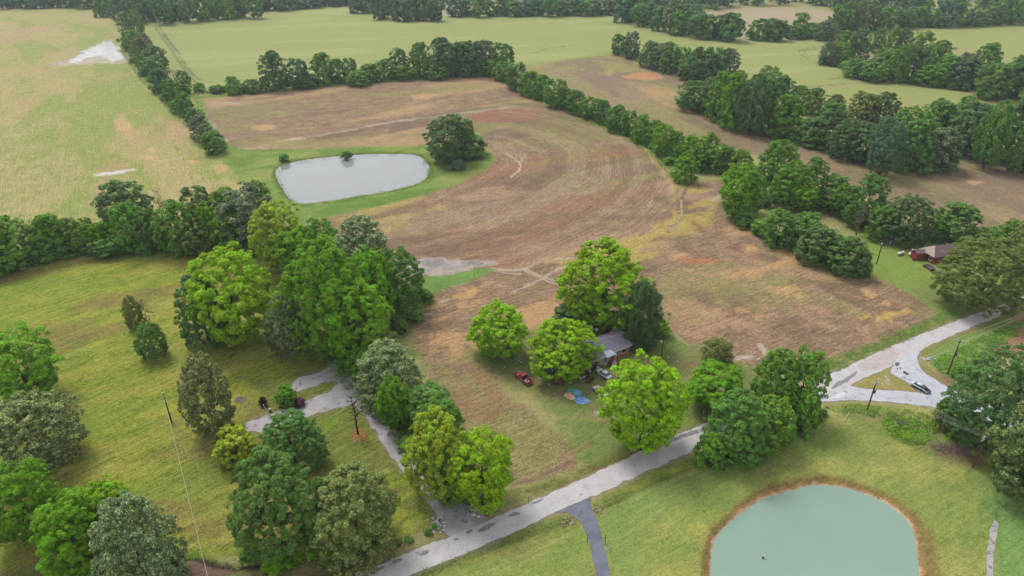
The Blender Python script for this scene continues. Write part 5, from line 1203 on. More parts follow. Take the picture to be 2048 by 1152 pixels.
dr = MB().box((-7.0, 0.06, 1.05), (0.95, 0.08, 2.1)).build('door', WHITE_T, H1); MB().ball((-6.65, 0.0, 1.0), 0.05).build('handle', METAL_G, dr)
MB().box((-9.4, -0.36, 1.25), (1.5, 0.06, 2.3)).build('screen', ROOF_L, H1)
MB().box((-3.2, 4.4, 4.55), (0.5, 0.5, 0.8)).build('chimney', BRICK, H1)
MB().tube((-6.0, 5.2, 3.7), (-6.0, 5.2, 4.6), 0.07).build('vent_pipe', METAL_G, H1)
H1M = Matrix.Translation(H1.location) @ Matrix.Rotation(H1.rotation_euler.z, 4, 'Z')
# --- neighbour house
b2 = U(1838, 497, 2.6); f2 = U(1869, 515, 2.6); ed = (f2-b2).normalized(); ax = Vector((-ed.y, ed.x)); w_ = (f2-b2).length
H2 = axis_obj('brick_house', (f2.x, f2.y), (ax.x, ax.y)); tag(H2, 'red-brick house with plum-coloured hip roof under the huge olive tree', 'house')
MB().box((6.8, w_/2, 1.3), (13.0, w_-0.7, 2.6)).build('wall', BRICK2, H2)
gable_roof(H2, 0.3, 13.3, 0.35, w_-0.35, 2.58, 5.0, ROOF_P, 0.45, hip0=2.6, hip1=2.6)
hp = MB().slab([(-0.16, w_+0.1, 2.60), (-0.16, -0.1, 2.60), (2.43, w_/2, 5.03)], 0.05).build('hip_face', ROOF_T, H2); hp['label'] = 'paler hip end of the roof'
MB().box((-1.5, w_-1.9, 1.25), (3.5, 2.5, 2.5)).build('porch_wing_wall', REDWOOD, H2)
gable_roof(H2, -3.25, 0.2, w_-3.15, w_-0.65, 2.48, 3.3, ROOF_P, 0.2).name = 'porch_wing_roof'
window(H2, 0.3, 1.6, 1.4, 1.1, 1.0, 'l'); MB().box((0.24, 2.9, 1.0), (0.08, 0.9, 2.0)).build('door', BLACK, H2)
MB().box((7.5, w_/2+0.6, 4.5), (0.6, 0.6, 0.9)).build('chimney', BRICK2, H2)
for xx in (3, 6.5, 10): window(H2, xx, 0.33, 1.4, 1.2, 1.0, 'f')
# --- grey shed
p = U(1783, 489); S = axis_obj('shed', (p.x, p.y), (0.98, 0.15)); tag(S, 'small weathered grey shed at the edge of the tree belt', 'shed')
MB().box((0, 1.3, 0.95), (3.0, 2.4, 1.9)).build('wall', mat('weathered_boards', A(150,142,150), 0.9, 0.2, 0.15, 2), S)
gable_roof(S, -1.5, 1.5, 0.1, 2.5, 1.9, 2.6, mat('shed_roofing', A(112,106,116), 0.9, 0.2, 0.15, 1), 0.25)
MB().box((-0.6, 0.06, 0.8), (0.8, 0.06, 1.5)).build('door', WHITE_T, S)

# ------------------------------------------------------------ vehicles
def paint_mat(name, c, rough=0.3): return mat(name, c, rough, 0.5, 0.06, 1.2)
def wheel(parent, x, y, r=0.33, w=0.22):
    t = MB().tube((x, y-w/2, r), (x, y+w/2, r), r, n=14).build('wheel', RUBBER, parent)
    s = 1 if y > 0 else -1
    MB().tube((x, y+s*(w/2-0.02), r), (x, y+s*(w/2+0.012), r), r*0.6, n=10).build('rim', METAL_G, t)
def loft(mb, secs):
    """hull from cross sections (x, list of (y, z))"""
    n = len(secs[0][1]); vs = [(x, y, z) for x, pr in secs for y, z in pr]
    fs = [(i*n+j, i*n+(j+1) % n, (i+1)*n+(j+1) % n, (i+1)*n+j) for i in range(len(secs)-1) for j in range(n)]
    fs += [tuple(range(n-1, -1, -1)), tuple((len(secs)-1)*n+j for j in range(n))]
    return mb.add(vs, fs)
def prof(w, z0, z1, tuck=0.9): return [(-w*0.92, z0), (-w, z0+(z1-z0)*0.35), (-w*0.99, z0+(z1-z0)*0.75), (-w*tuck, z1), (w*tuck, z1), (w*0.99, z0+(z1-z0)*0.75), (w, z0+(z1-z0)*0.35), (w*0.92, z0)]
def sedan(loc, heading, pm, label, scale=1.0, open_hood=False, side=None, name='parked_car', cat='car', group=None):
    c = empty(name, loc, heading); c.scale = (scale,)*3; tag(c, label, cat, group)
    b = MB(); loft(b, [(-2.28, prof(0.72, 0.42, 0.80)), (-2.15, prof(0.84, 0.26, 0.90)), (-1.3, prof(0.90, 0.2, 0.94)), (0, prof(0.91, 0.2, 0.92)), (0.95, prof(0.90, 0.2, 0.90)), (1.7, prof(0.87, 0.22, 0.80)), (2.15, prof(0.78, 0.3, 0.70)), (2.3, prof(0.62, 0.4, 0.62))])
    b.build('body', pm, c, True)
    if side is not None:
        for s in (-1, 1): MB().box((0.0, s*0.895, 0.5), (3.5, 0.05, 0.42)).build('side_panel', side, c)
    rf = MB(); loft(rf, [(-1.05, [(-0.6, 1.33), (0.6, 1.33), (0.55, 1.41), (-0.55, 1.41)]), (-0.3, [(-0.64, 1.37), (0.64, 1.37), (0.58, 1.46), (-0.58, 1.46)]), (0.35, [(-0.6, 1.34), (0.6, 1.34), (0.55, 1.42), (-0.55, 1.42)])]); rf.build('roof', pm, c, True)
    def quad(nm, vs): MB().slab(vs, 0.03).build(nm, GLASS, c)
    quad('windscreen', [(1.08, -0.76, 0.90), (1.08, 0.76, 0.90), (0.36, 0.58, 1.38), (0.36, -0.58, 1.38)])
    quad('rear_window', [(-1.75, 0.72, 0.93), (-1.75, -0.72, 0.93), (-1.06, -0.57, 1.37), (-1.06, 0.57, 1.37)])
    for s in (-1, 1):
        v = [(1.05, s*0.80, 0.90), (0.34, s*0.61, 1.37), (-1.05, s*0.61, 1.36), (-1.7, s*0.78, 0.92)]
        quad('side_window', v if s > 0 else v[::-1])
        MB().tube((-0.28, s*0.81, 0.9), (-0.28, s*0.63, 1.36), 0.04, n=6).build('door_pillar', pm, c)
        MB().box((0.85, s*0.97, 0.98), (0.12, 0.16, 0.12)).build('mirror', pm, c)
        MB().box((2.2, s*0.55, 0.6), (0.12, 0.3, 0.14)).build('headlight', WHITE_T, c)
        MB().box((-2.24, s*0.6, 0.72), (0.1, 0.26, 0.14)).build('tail_light', mat('tail_red', (0.35, 0.02, 0.02), 0.3, 0.5, 0.1, 1), c)
        for x in (1.42, -1.42): wheel(c, x, s*0.82)
    if open_hood:
        MB().slab([(0.98, -0.78, 0.94), (0.98, 0.78, 0.94), (1.55, 0.74, 1.72), (1.55, -0.74, 1.72)], 0.04).build('bonnet', BLACK, c)
        MB().box((1.62, 0, 0.80), (1.1, 1.35, 0.16)).build('engine_bay', BLACK, c)
        MB().box((2.3, 0, 0.5), (0.12, 1.5, 0.3)).build('bumper', BLACK, c)
    return c
def heading_of(rear_px, front_px, z=0.6):
    a = U(*rear_px, z); b = U(*front_px, z); return math.atan2(b.y-a.y, b.x-a.x)
PW = paint_mat('white_car_paint', A(236,238,238)); PS = paint_mat('pale_silver_paint', A(206,218,228)); PR = paint_mat('red_paint', A(178,52,56)); PDK = paint_mat('dark_blue_paint', A(52,60,78))
PMAR = paint_mat('maroon_paint', A(110,36,44))
sedan(U(1840,778), heading_of((1822,766), (1856,785)), PS, 'silver-blue car with raised dark bonnet stopped beside the grass triangle', 0.95, True, PDK)
sedan(U(1207,751), heading_of((1222,762), (1194,742)), PW, 'white car nearest the brick wall, half under the biggest lime tree', 1.0, group='white cars in the yard')
sedan(U(1201,786), heading_of((1218,802), (1188,775)), PW, 'white car beside the coloured tarpaulins, nose clear of the lime tree', 1.0, group='white cars in the yard')
sedan(U(1082,744), heading_of((1090,748), (1076,738)), PDK, 'dark grey car under the spreading lime tree', 0.72)
sedan(U(1192,737), heading_of((1200,744), (1186,728)), PDK, 'black car by the porch corner among the clutter', 0.85)
sedan(U(1825,508), heading_of((1832,500), (1818,512)), PW, 'white car parked behind the neighbour red porch wing', 1.0)
sedan(U(1857,537), heading_of((1866,541), (1848,530)), PMAR, 'maroon car in front of the neighbour house', 0.9)
# red pickup, front towards the field
def pickup(loc, heading, pm, label):
    c = empty('pickup_truck', loc, heading); tag(c, label, 'truck')
    b = MB(); loft(b, [(0.55, prof(0.92, 0.38, 1.08)), (1.6, prof(0.92, 0.38, 1.06)), (2.5, prof(0.86, 0.4, 0.98)), (2.72, prof(0.76, 0.5, 0.86))]); b.build('bonnet', pm, c, True)
    k = MB(); loft(k, [(-0.62, prof(0.92, 0.4, 1.12)), (0.58, prof(0.92, 0.4, 1.12))]); k.build('cab', pm, c)
    MB().box((-0.1, 0, 1.76), (1.15, 1.42, 0.09)).build('roof', pm, c)
    MB().slab([(0.92, -0.76, 1.08), (0.92, 0.76, 1.08), (0.45, 0.68, 1.72), (0.45, -0.68, 1.72)], 0.04).build('windscreen', GLASS, c)
    MB().slab([(-0.62, 0.76, 1.12), (-0.62, -0.76, 1.12), (-0.62, -0.68, 1.72), (-0.62, 0.68, 1.72)], 0.04).build('rear_window', GLASS, c)
    for s in (-1, 1):
        v = [(0.88, s*0.80, 1.1), (0.42, s*0.71, 1.72), (-0.6, s*0.71, 1.72), (-0.6, s*0.80, 1.1)]; MB().slab(v if s > 0 else v[::-1], 0.03).build('side_window', GLASS, c)
        MB().box((-1.68, s*0.86, 0.78), (2.0, 0.1, 0.62)).build('bed_side', pm, c)
        for x in (1.75, -1.7): wheel(c, x, s*0.84, 0.38, 0.24)
        MB().box((2.66, s*0.6, 0.8), (0.12, 0.28, 0.16)).build('headlight', WHITE_T, c)
    MB().box((-1.68, 0, 0.55), (2.0, 1.64, 0.1)).build('bed_floor', mat('bed_floor', A(120,84,88), 0.8, 0.2, 0.3, 2), c)
    MB().box((-2.68, 0, 0.78), (0.08, 1.7, 0.6)).build('tailgate', pm, c)
    MB().box((2.78, 0, 0.52), (0.12, 1.7, 0.18)).build('bumper', METAL_G, c); MB().box((-2.8, 0, 0.5), (0.1, 1.6, 0.16)).build('bumper', METAL_G, c)
    return c
PK = pickup(U(1046,760), heading_of((1060,768), (1031,745)), PR, 'red pickup truck loaded with junk on the lawn edge')
def junk_at(P, n, spread, cols, name, label, cat, seed, size=(0.3, 0.7), base=0.0):
    """a heap of odd boxes and rods, one thing"""
    R = random.Random(seed); t = empty(name, P); tag(t, label, cat)
    for ci, c in enumerate(cols):
        mb = MB()
        for _ in range(n):
            d = [R.uniform(*size) for _ in range(3)]; d[R.randrange(3)] *= 0.35
            mb.box((R.gauss(0, spread[0]), R.gauss(0, spread[1]), base+d[2]/2+R.uniform(0, 0.25)), d, R.uniform(0, pi), R.uniform(0.7, 1))
        mb.build('piece', c, t)
    return t
J = lambda n, c: mat('junk_'+n, c, 0.7, 0.3, 0.2, 3)
JW, JB, JR, JG, JBR, JBL = J('white', A(226,224,220)), J('black', (0.02, 0.022, 0.026)), J('red', A(150,48,42)), J('grey', A(136,136,142)), J('brown', A(140,98,80)), J('blue', A(70,120,170))
hd = PK.rotation_euler.z; q = PK.location + Vector((cos(hd)*-1.7, sin(hd)*-1.7, 0))
junk_at(q, 5, (0.42, 0.42), [JW, JG, JB], 'junk_pile', 'pale junk heaped in the bed of the red pickup', 'junk', 3, (0.25, 0.6), 0.6)
junk_at(U(1226,729), 7, (1.0, 0.8), [JBR, JR, JW], 'junk_pile', 'brown and red clutter heaped by the brick wall', 'junk', 4, (0.4, 1.1))
junk_at(U(1184,738), 6, (0.8, 0.8), [JB, JBR, JG], 'junk_pile', 'black and rusty clutter at the porch corner', 'junk', 5, (0.3, 0.8))
junk_at(U(1182,758), 6, (0.7, 0.9), [JB, JG, JR], 'junk_pile', 'dark tools and scrap between the two white cars', 'junk', 6, (0.25, 0.7))
junk_at(U(1185,655), 9, (1.6, 1.0), [JG, JW, JBR], 'junk_pile', 'grey rubble heap behind the spreading lime tree', 'junk', 7, (0.25, 0.7))
junk_at(U(1284,684), 6, (1.6, 0.7), [JG, JW, JB], 'junk_pile', 'scrap below the dark weeping tree', 'junk', 8, (0.25, 0.8))
junk_at(U(1100,742), 6, (1.6, 0.8), [JG, JW, JB], 'junk_pile', 'scattered scrap under the spreading lime tree', 'junk', 9, (0.2, 0.6))
junk_at(U(1322,728), 4, (0.5, 0.5), [JW, J('orange', A(214,140,80))], 'junk_pile', 'orange and white bags near the yard light pole', 'junk', 10, (0.3, 0.6))
junk_at(U(1815,498), 4, (0.7, 0.4), [JBR, JR], 'junk_pile', 'rusty scrap behind the neighbour white car', 'junk', 11, (0.3, 0.8))
junk_at(U(1880,546), 4, (0.9, 0.5), [JBR, JW], 'junk_pile', 'pale clutter beside the maroon car', 'junk', 12, (0.3, 0.8))
# riding mowers / barrow
def mower(loc, rz, m, label):
    t = empty('riding_mower', loc, rz); tag(t, label, 'mower')
    MB().box((0.45, 0, 0.62), (0.8, 0.6, 0.45), 0, 0.85).build('hood', m, t); MB().box((0, 0, 0.32), (1.6, 0.8, 0.18)).build('deck', m, t)
    s = MB(); s.box((-0.35, 0, 0.65), (0.5, 0.5, 0.14)); s.box((-0.6, 0, 0.9), (0.1, 0.48, 0.45)); s.build('seat', BLACK, t)
    MB().tube((0.05, 0, 0.7), (-0.1, 0, 1.05), 0.03).build('steering_column', BLACK, t)
    for x, r in ((0.6, 0.2), (-0.5, 0.28)):
        for y in (-0.42, 0.42): MB().tube((x, y-0.09, r), (x, y+0.09, r), r, n=12).build('wheel', RUBBER, t)
    return t
mower(U(1150,747), 0.4, PR, 'red riding mower beside the spreading lime tree')
mower(U(1172,748), 2.0, PMAR, 'maroon riding mower beside the scrap near the cars')
# rusty fire pan with a white lid beside it
t = empty('rusty_trough', U(1118,766), -0.2); tag(t, 'rusty red-brown trough lying in the grass', 'trough')
RUST = mat('rust', A(140,74,58), 0.9, 0.2, 0.2, 3); sh = MB(); loft(sh, [(-1.3, [(-0.45, 0.1), (0.45, 0.1), (0.55, 0.55), (-0.55, 0.55)]), (-1.1, [(-0.65, 0), (0.65, 0), (0.8, 0.62), (-0.8, 0.62)]), (1.1, [(-0.65, 0), (0.65, 0), (0.8, 0.62), (-0.8, 0.62)]), (1.3, [(-0.45, 0.1), (0.45, 0.1), (0.55, 0.55), (-0.55, 0.55)])]); sh.build('shell', RUST, t)
MB().box((0, 0, 0.635), (1.9, 1.1, 0.02)).build('rusty_water', mat('rusty_water', A(120,70,58), 0.3, 0.5, 0.2, 2), t)
MB().tube((-1.2, -0.72, 0.6), (1.2, -0.72, 0.6), 0.05).build('rim', mat('pale_rust', A(190,140,130), 0.7, 0.3, 0.1, 3), t)
# garden chairs
def chair(loc, rz, label):
    t = empty('garden_chair', loc, rz); tag(t, label, 'chair', 'white garden chairs')
    MB().box((0, 0, 0.42), (0.5, 0.5, 0.05)).build('seat', WHITE_T, t); MB().box((-0.25, 0, 0.7), (0.05, 0.5, 0.55)).build('backrest', WHITE_T, t)
    for x in (-0.22, 0.22):
        for y in (-0.22, 0.22): MB().tube((x, y, 0), (x, y, 0.42), 0.025, n=6).build('leg', WHITE_T, t)
chair(U(1162,759), 0.5, 'white garden chair beside a second one on the grass'); chair(U(1167,757), 2.2, 'white garden chair beside a second one on the grass')
chair(U(1180,745), 1.2, 'white garden chair by the black car')
# tarpaulins and a collapsed inflatable
def cloth(name, outline_px, m, hgt, label, cat, seed, step=0.3):
    P = G(*outline_px); c0 = Vector((sum(p[0] for p in P)/len(P), sum(p[1] for p in P)/len(P))); P = [((x-c0.x)*1.3+c0.x, (y-c0.y)*1.3+c0.y) for x, y in P]; xs = [p[0] for p in P]; ys = [p[1] for p in P]; nx = int((max(xs)-min(xs))/step)+2; ny = int((max(ys)-min(ys))/step)+2
    gx_, gy_ = np.meshgrid(np.linspace(min(xs), max(xs), nx), np.linspace(min(ys), max(ys), ny)); x, y = gx_.ravel(), gy_.ravel()
    d = sdist_poly(x+fbm(x, y, 0.8, seed, 2)*0.12, y+fbm(x, y, 0.8, seed+5, 2)*0.12, smooth_closed(P, 1))
    z = 0.03 + hgt*np.clip(-d/0.7, 0, 1)*(0.55+0.45*fbm(x, y, 0.9, seed+9, 3)); z = np.maximum(z, 0.03)
    fs = [(j*nx+i, j*nx+i+1, (j+1)*nx+i+1, (j+1)*nx+i) for j in range(ny-1) for i in range(nx-1)]
    fs = [f for f in fs if max(d[list(f)]) < 0.12]
    me = bpy.data.meshes.new(name); me.from_pydata(list(zip(x, y, z)), [], fs); me.update(); me.materials.append(m)
    for p_ in me.polygons: p_.use_smooth = True
    return tag(obj(name, me), label, cat)
cloth('tarpaulin', [(1136,782),(1152,778),(1160,784),(1166,792),(1150,794),(1140,790)], mat('teal_tarp', A(84,176,164), 0.5, 0.4, 0.2, 2), 0.35, 'teal tarpaulin crumpled behind the blue one', 'tarpaulin', 1)
cloth('tarpaulin', [(1150,796),(1166,794),(1176,800),(1174,806),(1158,808),(1151,801)], mat('blue_tarp', A(132,176,222), 0.5, 0.4, 0.2, 1.2, col2=A(84,128,190)), 0.4, 'bright blue tarpaulin spread on the grass', 'tarpaulin', 2)
cloth('inflatable_pool', [(1131,788),(1140,784),(1148,788),(1150,796),(1142,799),(1133,795)], mat('cream_vinyl', A(234,224,176), 0.4, 0.4, 0.05, 1, col2=A(206,110,84)), 0.45, 'collapsed cream and red paddling pool beside the tarpaulins', 'paddling pool', 3)
pl = empty('paddling_pool', U(1154,790)); tag(pl, 'round pale blue tub standing on the teal tarpaulin', 'tub')
MB().tube((0, 0, 0.3), (0, 0, 0.75), 0.85, 0.9, 18).build('shell', mat('pale_blue_vinyl', A(170,206,232), 0.4, 0.4, 0.08, 1), pl)
MB().tube((0, 0, 0.74), (0, 0, 0.82), 0.95, 0.95, 18, True).build('rim', mat('rim_blue', A(110,170,214), 0.4, 0.4, 0.08, 1), pl)
# satellite dishes
def dish(loc, h, r, label, az):
    t = empty('satellite_dish', loc, az); tag(t, label, 'satellite dish', 'satellite dishes')
    MB().tube((0, 0, 0), (0, 0, h), 0.04).build('mast', METAL_G, t)
    mb = MB(); n = 14; vs = [(0.12, 0, h)]
    for k, (q_, dpt) in enumerate(((0.5, 0.08), (1.0, 0.0))):
        for i in range(n): vs.append((0.12-0.12*q_*q_ - 0.0, r*q_*cos(2*pi*i/n), h+r*q_*sin(2*pi*i/n)))
    fs = [(0, 1+i, 1+(i+1) % n) for i in range(n)] + [(1+i, 1+n+i, 1+n+(i+1) % n, 1+(i+1) % n) for i in range(n)]
    mb.add(vs, fs); mb.build('reflector', WHITE_T, t); MB().tube((0, 0, h-0.2), (-0.55, 0, h), 0.025).build('feed_arm', METAL_G, t)
dish(H1M @ Vector((-4.4, 8.8, 0)), 3.9, 0.42, 'white satellite dish on a mast behind the grey roof ridge', 1.2)
dish(H1M @ Vector((-1.9, 8.6, 0)), 4.1, 0.36, 'edge-on white satellite dish behind the roof beside the blue canopy', 0.2)
dish(U(1013,706), 1.2, 0.55, 'white satellite dish standing by the clear-trunked lime tree', 1.6)
cn = empty('canopy', H1M @ Vector((1.6, 8.0, 0)), 0.6); tag(cn, 'small blue-grey canopy behind the gable end of the house', 'canopy')
for x in (-0.9, 0.9):
    for y in (-0.9, 0.9): MB().tube((x, y, 0), (x, y, 2.0), 0.04).build('leg', METAL_G, cn)
MB().add([(-1.1, -1.1, 2), (1.1, -1.1, 2), (1.1, 1.1, 2), (-1.1, 1.1, 2), (0, 0, 2.6)], [(0, 1, 4), (1, 2, 4), (2, 3, 4), (3, 0, 4)]).build('roof', mat('canopy_cloth', A(160,190,206), 0.6, 0.3, 0.1, 1), cn)
dm = empty('water_drum', H1M @ Vector((-10.5, 9.0, 0))); tag(dm, 'blue plastic drum behind the grey roof', 'drum')
MB().tube((0, 0, 0), (0, 0, 1.1), 0.42, n=14).build('shell', mat('blue_plastic', A(60,110,176), 0.4, 0.4, 0.1, 2), dm); MB().tube((0, 0, 1.1), (0, 0, 1.14), 0.36, n=14).build('lid', BLACK, dm)
# propane tank
tk = empty('propane_tank', U(1801,510), heading_of((1795,509), (1808,505))); tag(tk, 'white lozenge propane tank on the neighbour lawn', 'tank')
pb = MB(); pb.path([(-1.45, 0, 0.75), (-1.3, 0, 0.75), (-1.05, 0, 0.75), (1.05, 0, 0.75), (1.3, 0, 0.75), (1.45, 0, 0.75)], [0.12, 0.38, 0.5, 0.5, 0.38, 0.12], 14); pb.build('shell', WHITE_T, tk, True)
for x in (-0.8, 0.8): MB().box((x, 0, 0.15), (0.2, 0.7, 0.34)).build('leg', METAL_G, tk)
MB().tube((0, 0, 1.2), (0, 0, 1.4), 0.15, n=10).build('valve_dome', METAL_G, tk)
ty = empty('tyre', U(1829,522)); tag(ty, 'dark tyre leaning on the neighbour red porch wing', 'tyre')
MB().tube((-0.35, -0.1, 0.35), (-0.35, 0.15, 0.35), 0.36, n=14).build('tread', RUBBER, ty); MB().tube((-0.35, -0.12, 0.35), (-0.35, -0.09, 0.35), 0.2, n=12).build('hub', METAL_G, ty)
# litter in the yard
LR = random.Random(8)
for (x, y) in [(1244,838),(1098,769),(1043,840),(1128,854),(1199,794),(1180,803),(1033,726),(1037,722),(1086,712),(1341,688),(1300,722),(1337,716),(1270,716),(1355,724),(1130,880),(1010,735),(1185,776),(1192,779),(1196,793),(1078,756),(1090,734),(1106,742),(1232,790),(1042,725),(1350,740)]:
    mb = MB(); mb.ball((0, 0, 0.1), LR.uniform(0.16, 0.32), 7, 4, 0.6, LR.randrange(999), 0.35)
    o = mb.build('litter', JW); o.location = U(x, y); tag(o, 'scrap of white litter lying in the grass around the brick house', 'litter', 'litter round the brick house')

# ------------------------------------------------------------ poles and wires
WOOD = mat('pole_wood', A(104,88,78), 0.9, 0.2, 0.15, 2); WOOD_D = mat('dark_pole_wood', A(74,66,62), 0.9, 0.2, 0.15, 2); PALEW = mat('weathered_crossarm', A(206,204,204), 0.8, 0.2, 0.1, 2)
def pole_h(base, top):
    b = U(*base); lo, hi = 1.0, 30.0
    for _ in range(40):
        m = (lo+hi)/2; y = 576 + FPX*((CAM_H-m)*cos(PITCH)-b.y*sin(PITCH))/(b.y*cos(PITCH)+(CAM_H-m)*sin(PITCH))
        if y > top: lo = m
        else: hi = m
    return b, lo
def utility_pole(base, top, label, arm_dir, m=WOOD, lamp=False, transformer=False, arms=1, r=0.15):
    b, h = pole_h(base, top); t = empty('utility_pole', b); tag(t, label, 'utility pole')
    MB().path([(0, 0, -0.2), (0, 0, h*0.5), (0, 0, h)], [r*1.25, r*1.05, r*0.85], 9).build('pole', m, t)
    d = Vector((cos(arm_dir), sin(arm_dir), 0)); ins = []
    for k in range(arms):
        z = h-0.25-0.7*k; o = MB().box((0, 0, z), (2.8, 0.17, 0.18), arm_dir); ar = o.build('crossarm', PALEW, t)
        for s in (-1.15, -0.5, 0.5, 1.15):
            p = d*s + Vector((0, 0, z+0.08)); MB().tube(p, p+Vector((0, 0, 0.22)), 0.06, 0.045, 7).build('insulator', WHITE_T, ar)
            if k == 0: ins.append(Vector(b) + p + Vector((0, 0, 0.22)))
        for s in (-1, 1): MB().tube(d*s*0.8+Vector((0, 0, z)), Vector((0, 0, z-0.7)), 0.03, n=5).build('brace', METAL_G, t)
    if transformer: MB().tube((0.35, 0, h*0.55), (0.35, 0, h*0.55+0.9), 0.24, n=12).build('transformer', mat('transformer_grey', A(96,98,104), 0.5, 0.4, 0.1, 2), t)
    if lamp:
        l = MB().tube((0, 0, h*0.86), (1.1, -0.4, h*0.9), 0.04, n=6).build('lamp_arm', METAL_G, t); MB().ball((1.15, -0.42, h*0.9), 0.2, 10, 6, 0.7).build('lamp_head', WHITE_T, l)
    return b, h, ins
b1, h1, i1 = utility_pole((1945,935), 870, 'reddish wooden power pole with double crossarm on the pond grass', 0.55, mat('red_pole_wood', A(126,84,72), 0.9, 0.2, 0.15, 2), arms=2)
b2_, h2, i2 = utility_pole((1735,818), 760, 'leaning-lamp power pole with crossarm beside the grass triangle', 0.75, WOOD, True, True, 2)
b3, h3, i3 = utility_pole((1895,748), 680, 'power pole with pale crossarm among the verge bushes', -0.3, WOOD, False, True)
WIRE = mat('wire', A(196,196,192), 0.5, 0.4, 0.05, 1)
def wire(a, b, sag, label, group, r=0.022):
    a, b = Vector(a), Vector(b); n = 14; pts = [a.lerp(b, k/n) - Vector((0, 0, sag*4*(k/n)*(1-k/n))) for k in range(n+1)]
    return tag(MB().path(pts, [r]*(n+1), 4).build('power_line', WIRE), label, 'power line', group)
off1 = U(2330,1035) ; off3 = U(2330,560)
for k in range(4):
    wire(i2[k], i1[k], 0.9, 'power line strung from the triangle pole to the pond-side pole', 'lines to the pond-side pole')
    wire(i1[k], Vector((off1.x+k*0.6, off1.y+k*0.4, 10.5)), 0.9, 'power line running on from the pond-side pole past the olive tree', 'lines beyond the pond-side pole')
for k in (0, 3):
    wire(i2[k], i3[k], 0.7, 'power line over the side road between two poles', 'lines over the side road')
    wire(i3[k], Vector((off3.x, off3.y+k*0.5, 10.5)), 0.9, 'power line from the verge pole along the main road', 'lines along the main road')
def light_pole(base, top, label, m=WOOD_D, r=0.11, side=-0.5):
    b, h = pole_h(base, top); t = empty('light_pole', b); tag(t, label, 'light pole')
    MB().path([(0, 0, -0.2), (0, 0, h*0.5), (0, 0, h)], [r*1.2, r, r*0.8], 8).build('pole', m, t)
    a = MB().tube((0, 0, h-0.5), (side, -0.3, h-0.3), 0.035, n=6).build('lamp_arm', METAL_G, t)
    MB().ball((side*1.1, -0.33, h-0.42), 0.24, 10, 6, 0.8).build('lamp_head', WHITE_T, a)
    return b, h
lb, lh = light_pole((344,846), 780, 'dark wooden pole with lamp standing alone on the mown lawn', r=0.14, side=0.25)
light_pole((1322,719), 679, 'slim dark pole with white lamp in the brick house yard')
light_pole((1753,528), 484, 'dark pole with lamp on the neighbour lawn', r=0.15, side=-0.3)
e1 = U(424,1190,8.5); wire(lb+Vector((0, 0, lh-0.3)), e1, 0.5, 'single wire running from the lawn lamp pole over the creek', None, 0.03)
h4 = H1M @ Vector((-0.4, 3.6, 4.0)); bL, hL = pole_h((1322,719), 679); wire(bL+Vector((0, 0, hL-0.4)), h4, 0.3, 'thin service wire from the yard light to the brick house', None, 0.015)

# ------------------------------------------------------------ small things by road and drive
def stick(a, b, r, m, name, label, cat, group=None, cap=None):
    o = empty(name, Vector((a[0], a[1], 0))); tag(o, label, cat, group); v = Vector(b)-Vector((a[0], a[1], 0))
    MB().path([(0, 0, -0.05), v*0.5, v], [r, r*0.95, r*0.9], 7).build('post', m, o)
    if cap: MB().box(v+Vector((0, 0, 0.06)), cap[0]).build('cap', cap[1], o)
    return o
def up(px, h, dx=0, dy=0): p = U(*px); return (p.x, p.y), (p.x+dx, p.y+dy, h)
a, b = up((537,829), 2.6, -0.7, 0.1); stick(a, b, 0.09, mat('pale_pipe', A(206,220,210), 0.5, 0.4, 0.1, 2), 'service_pipe', 'leaning pale pipe at the edge of the gravel drive', 'pipe', cap=((0.2, 0.2, 0.12), METAL_G))
mt = empty('meter_box', U(541,824)); tag(mt, 'small dark meter box at the foot of the leaning pipe', 'meter box'); MB().box((0, 0, 0.45), (0.45, 0.35, 0.8)).build('case', BLACK, mt); MB().box((0, 0, 0.88), (0.5, 0.4, 0.06)).build('lid', METAL_G, mt)
a, b = up((1174,1086), 1.9); stick(a, b, 0.07, WOOD_D, 'gate_post', 'dark post on the field side of the asphalt drive', 'post', cap=((0.18, 0.18, 0.08), WOOD_D))
a, b = up((1210,1086), 1.9); stick(a, b, 0.07, WOOD_D, 'gate_post', 'dark post on the pond side of the asphalt drive', 'post', cap=((0.18, 0.18, 0.08), WOOD_D))
g0 = U(1212,1087); g1 = U(1219,1104); gt = empty('gate', g0); tag(gt, 'pale tube gate swung open along the asphalt drive', 'gate'); gv = g1-g0
for z in (0.35, 0.7, 1.05): MB().tube((0, 0, z), gv+Vector((0, 0, z)), 0.03, n=6).build('rail', METAL_G, gt)
for k in (0.0, 0.5, 1.0): MB().tube(gv*k+Vector((0, 0, 0.3)), gv*k+Vector((0, 0, 1.1)), 0.03, n=6).build('upright', METAL_G, gt)
a, b = up((1057,1006), 2.2); s = stick(a, b, 0.05, WOOD_D, 'road_sign', 'dark marker sign seen edge-on beside the road', 'sign'); MB().box((0, 0, 2.0), (0.06, 0.4, 0.45)).build('plate', METAL_G, s)
a, b = up((1406,830), 1.0); s = stick(a, b, 0.06, WHITE_T, 'marker_post', 'short white post beside the roadside ditch', 'post', cap=((0.14, 0.14, 0.1), WHITE_T))
a, b = up((835,1050), 0.9); s = stick(a, b, 0.05, WHITE_T, 'marker_post', 'short white stake on the grass by the gravel drive', 'post', cap=((0.1, 0.1, 0.1), WHITE_T))
fd = empty('deer_feeder', U(1515,733)); tag(fd, 'white barrel feeder on thin legs at the field edge', 'feeder')
for x, y in ((-0.6, -0.5), (0.6, -0.5), (0, 0.6)): MB().tube((x, y, 0), (x*0.3, y*0.3, 2.0), 0.035, n=6).build('leg', METAL_G, fd)
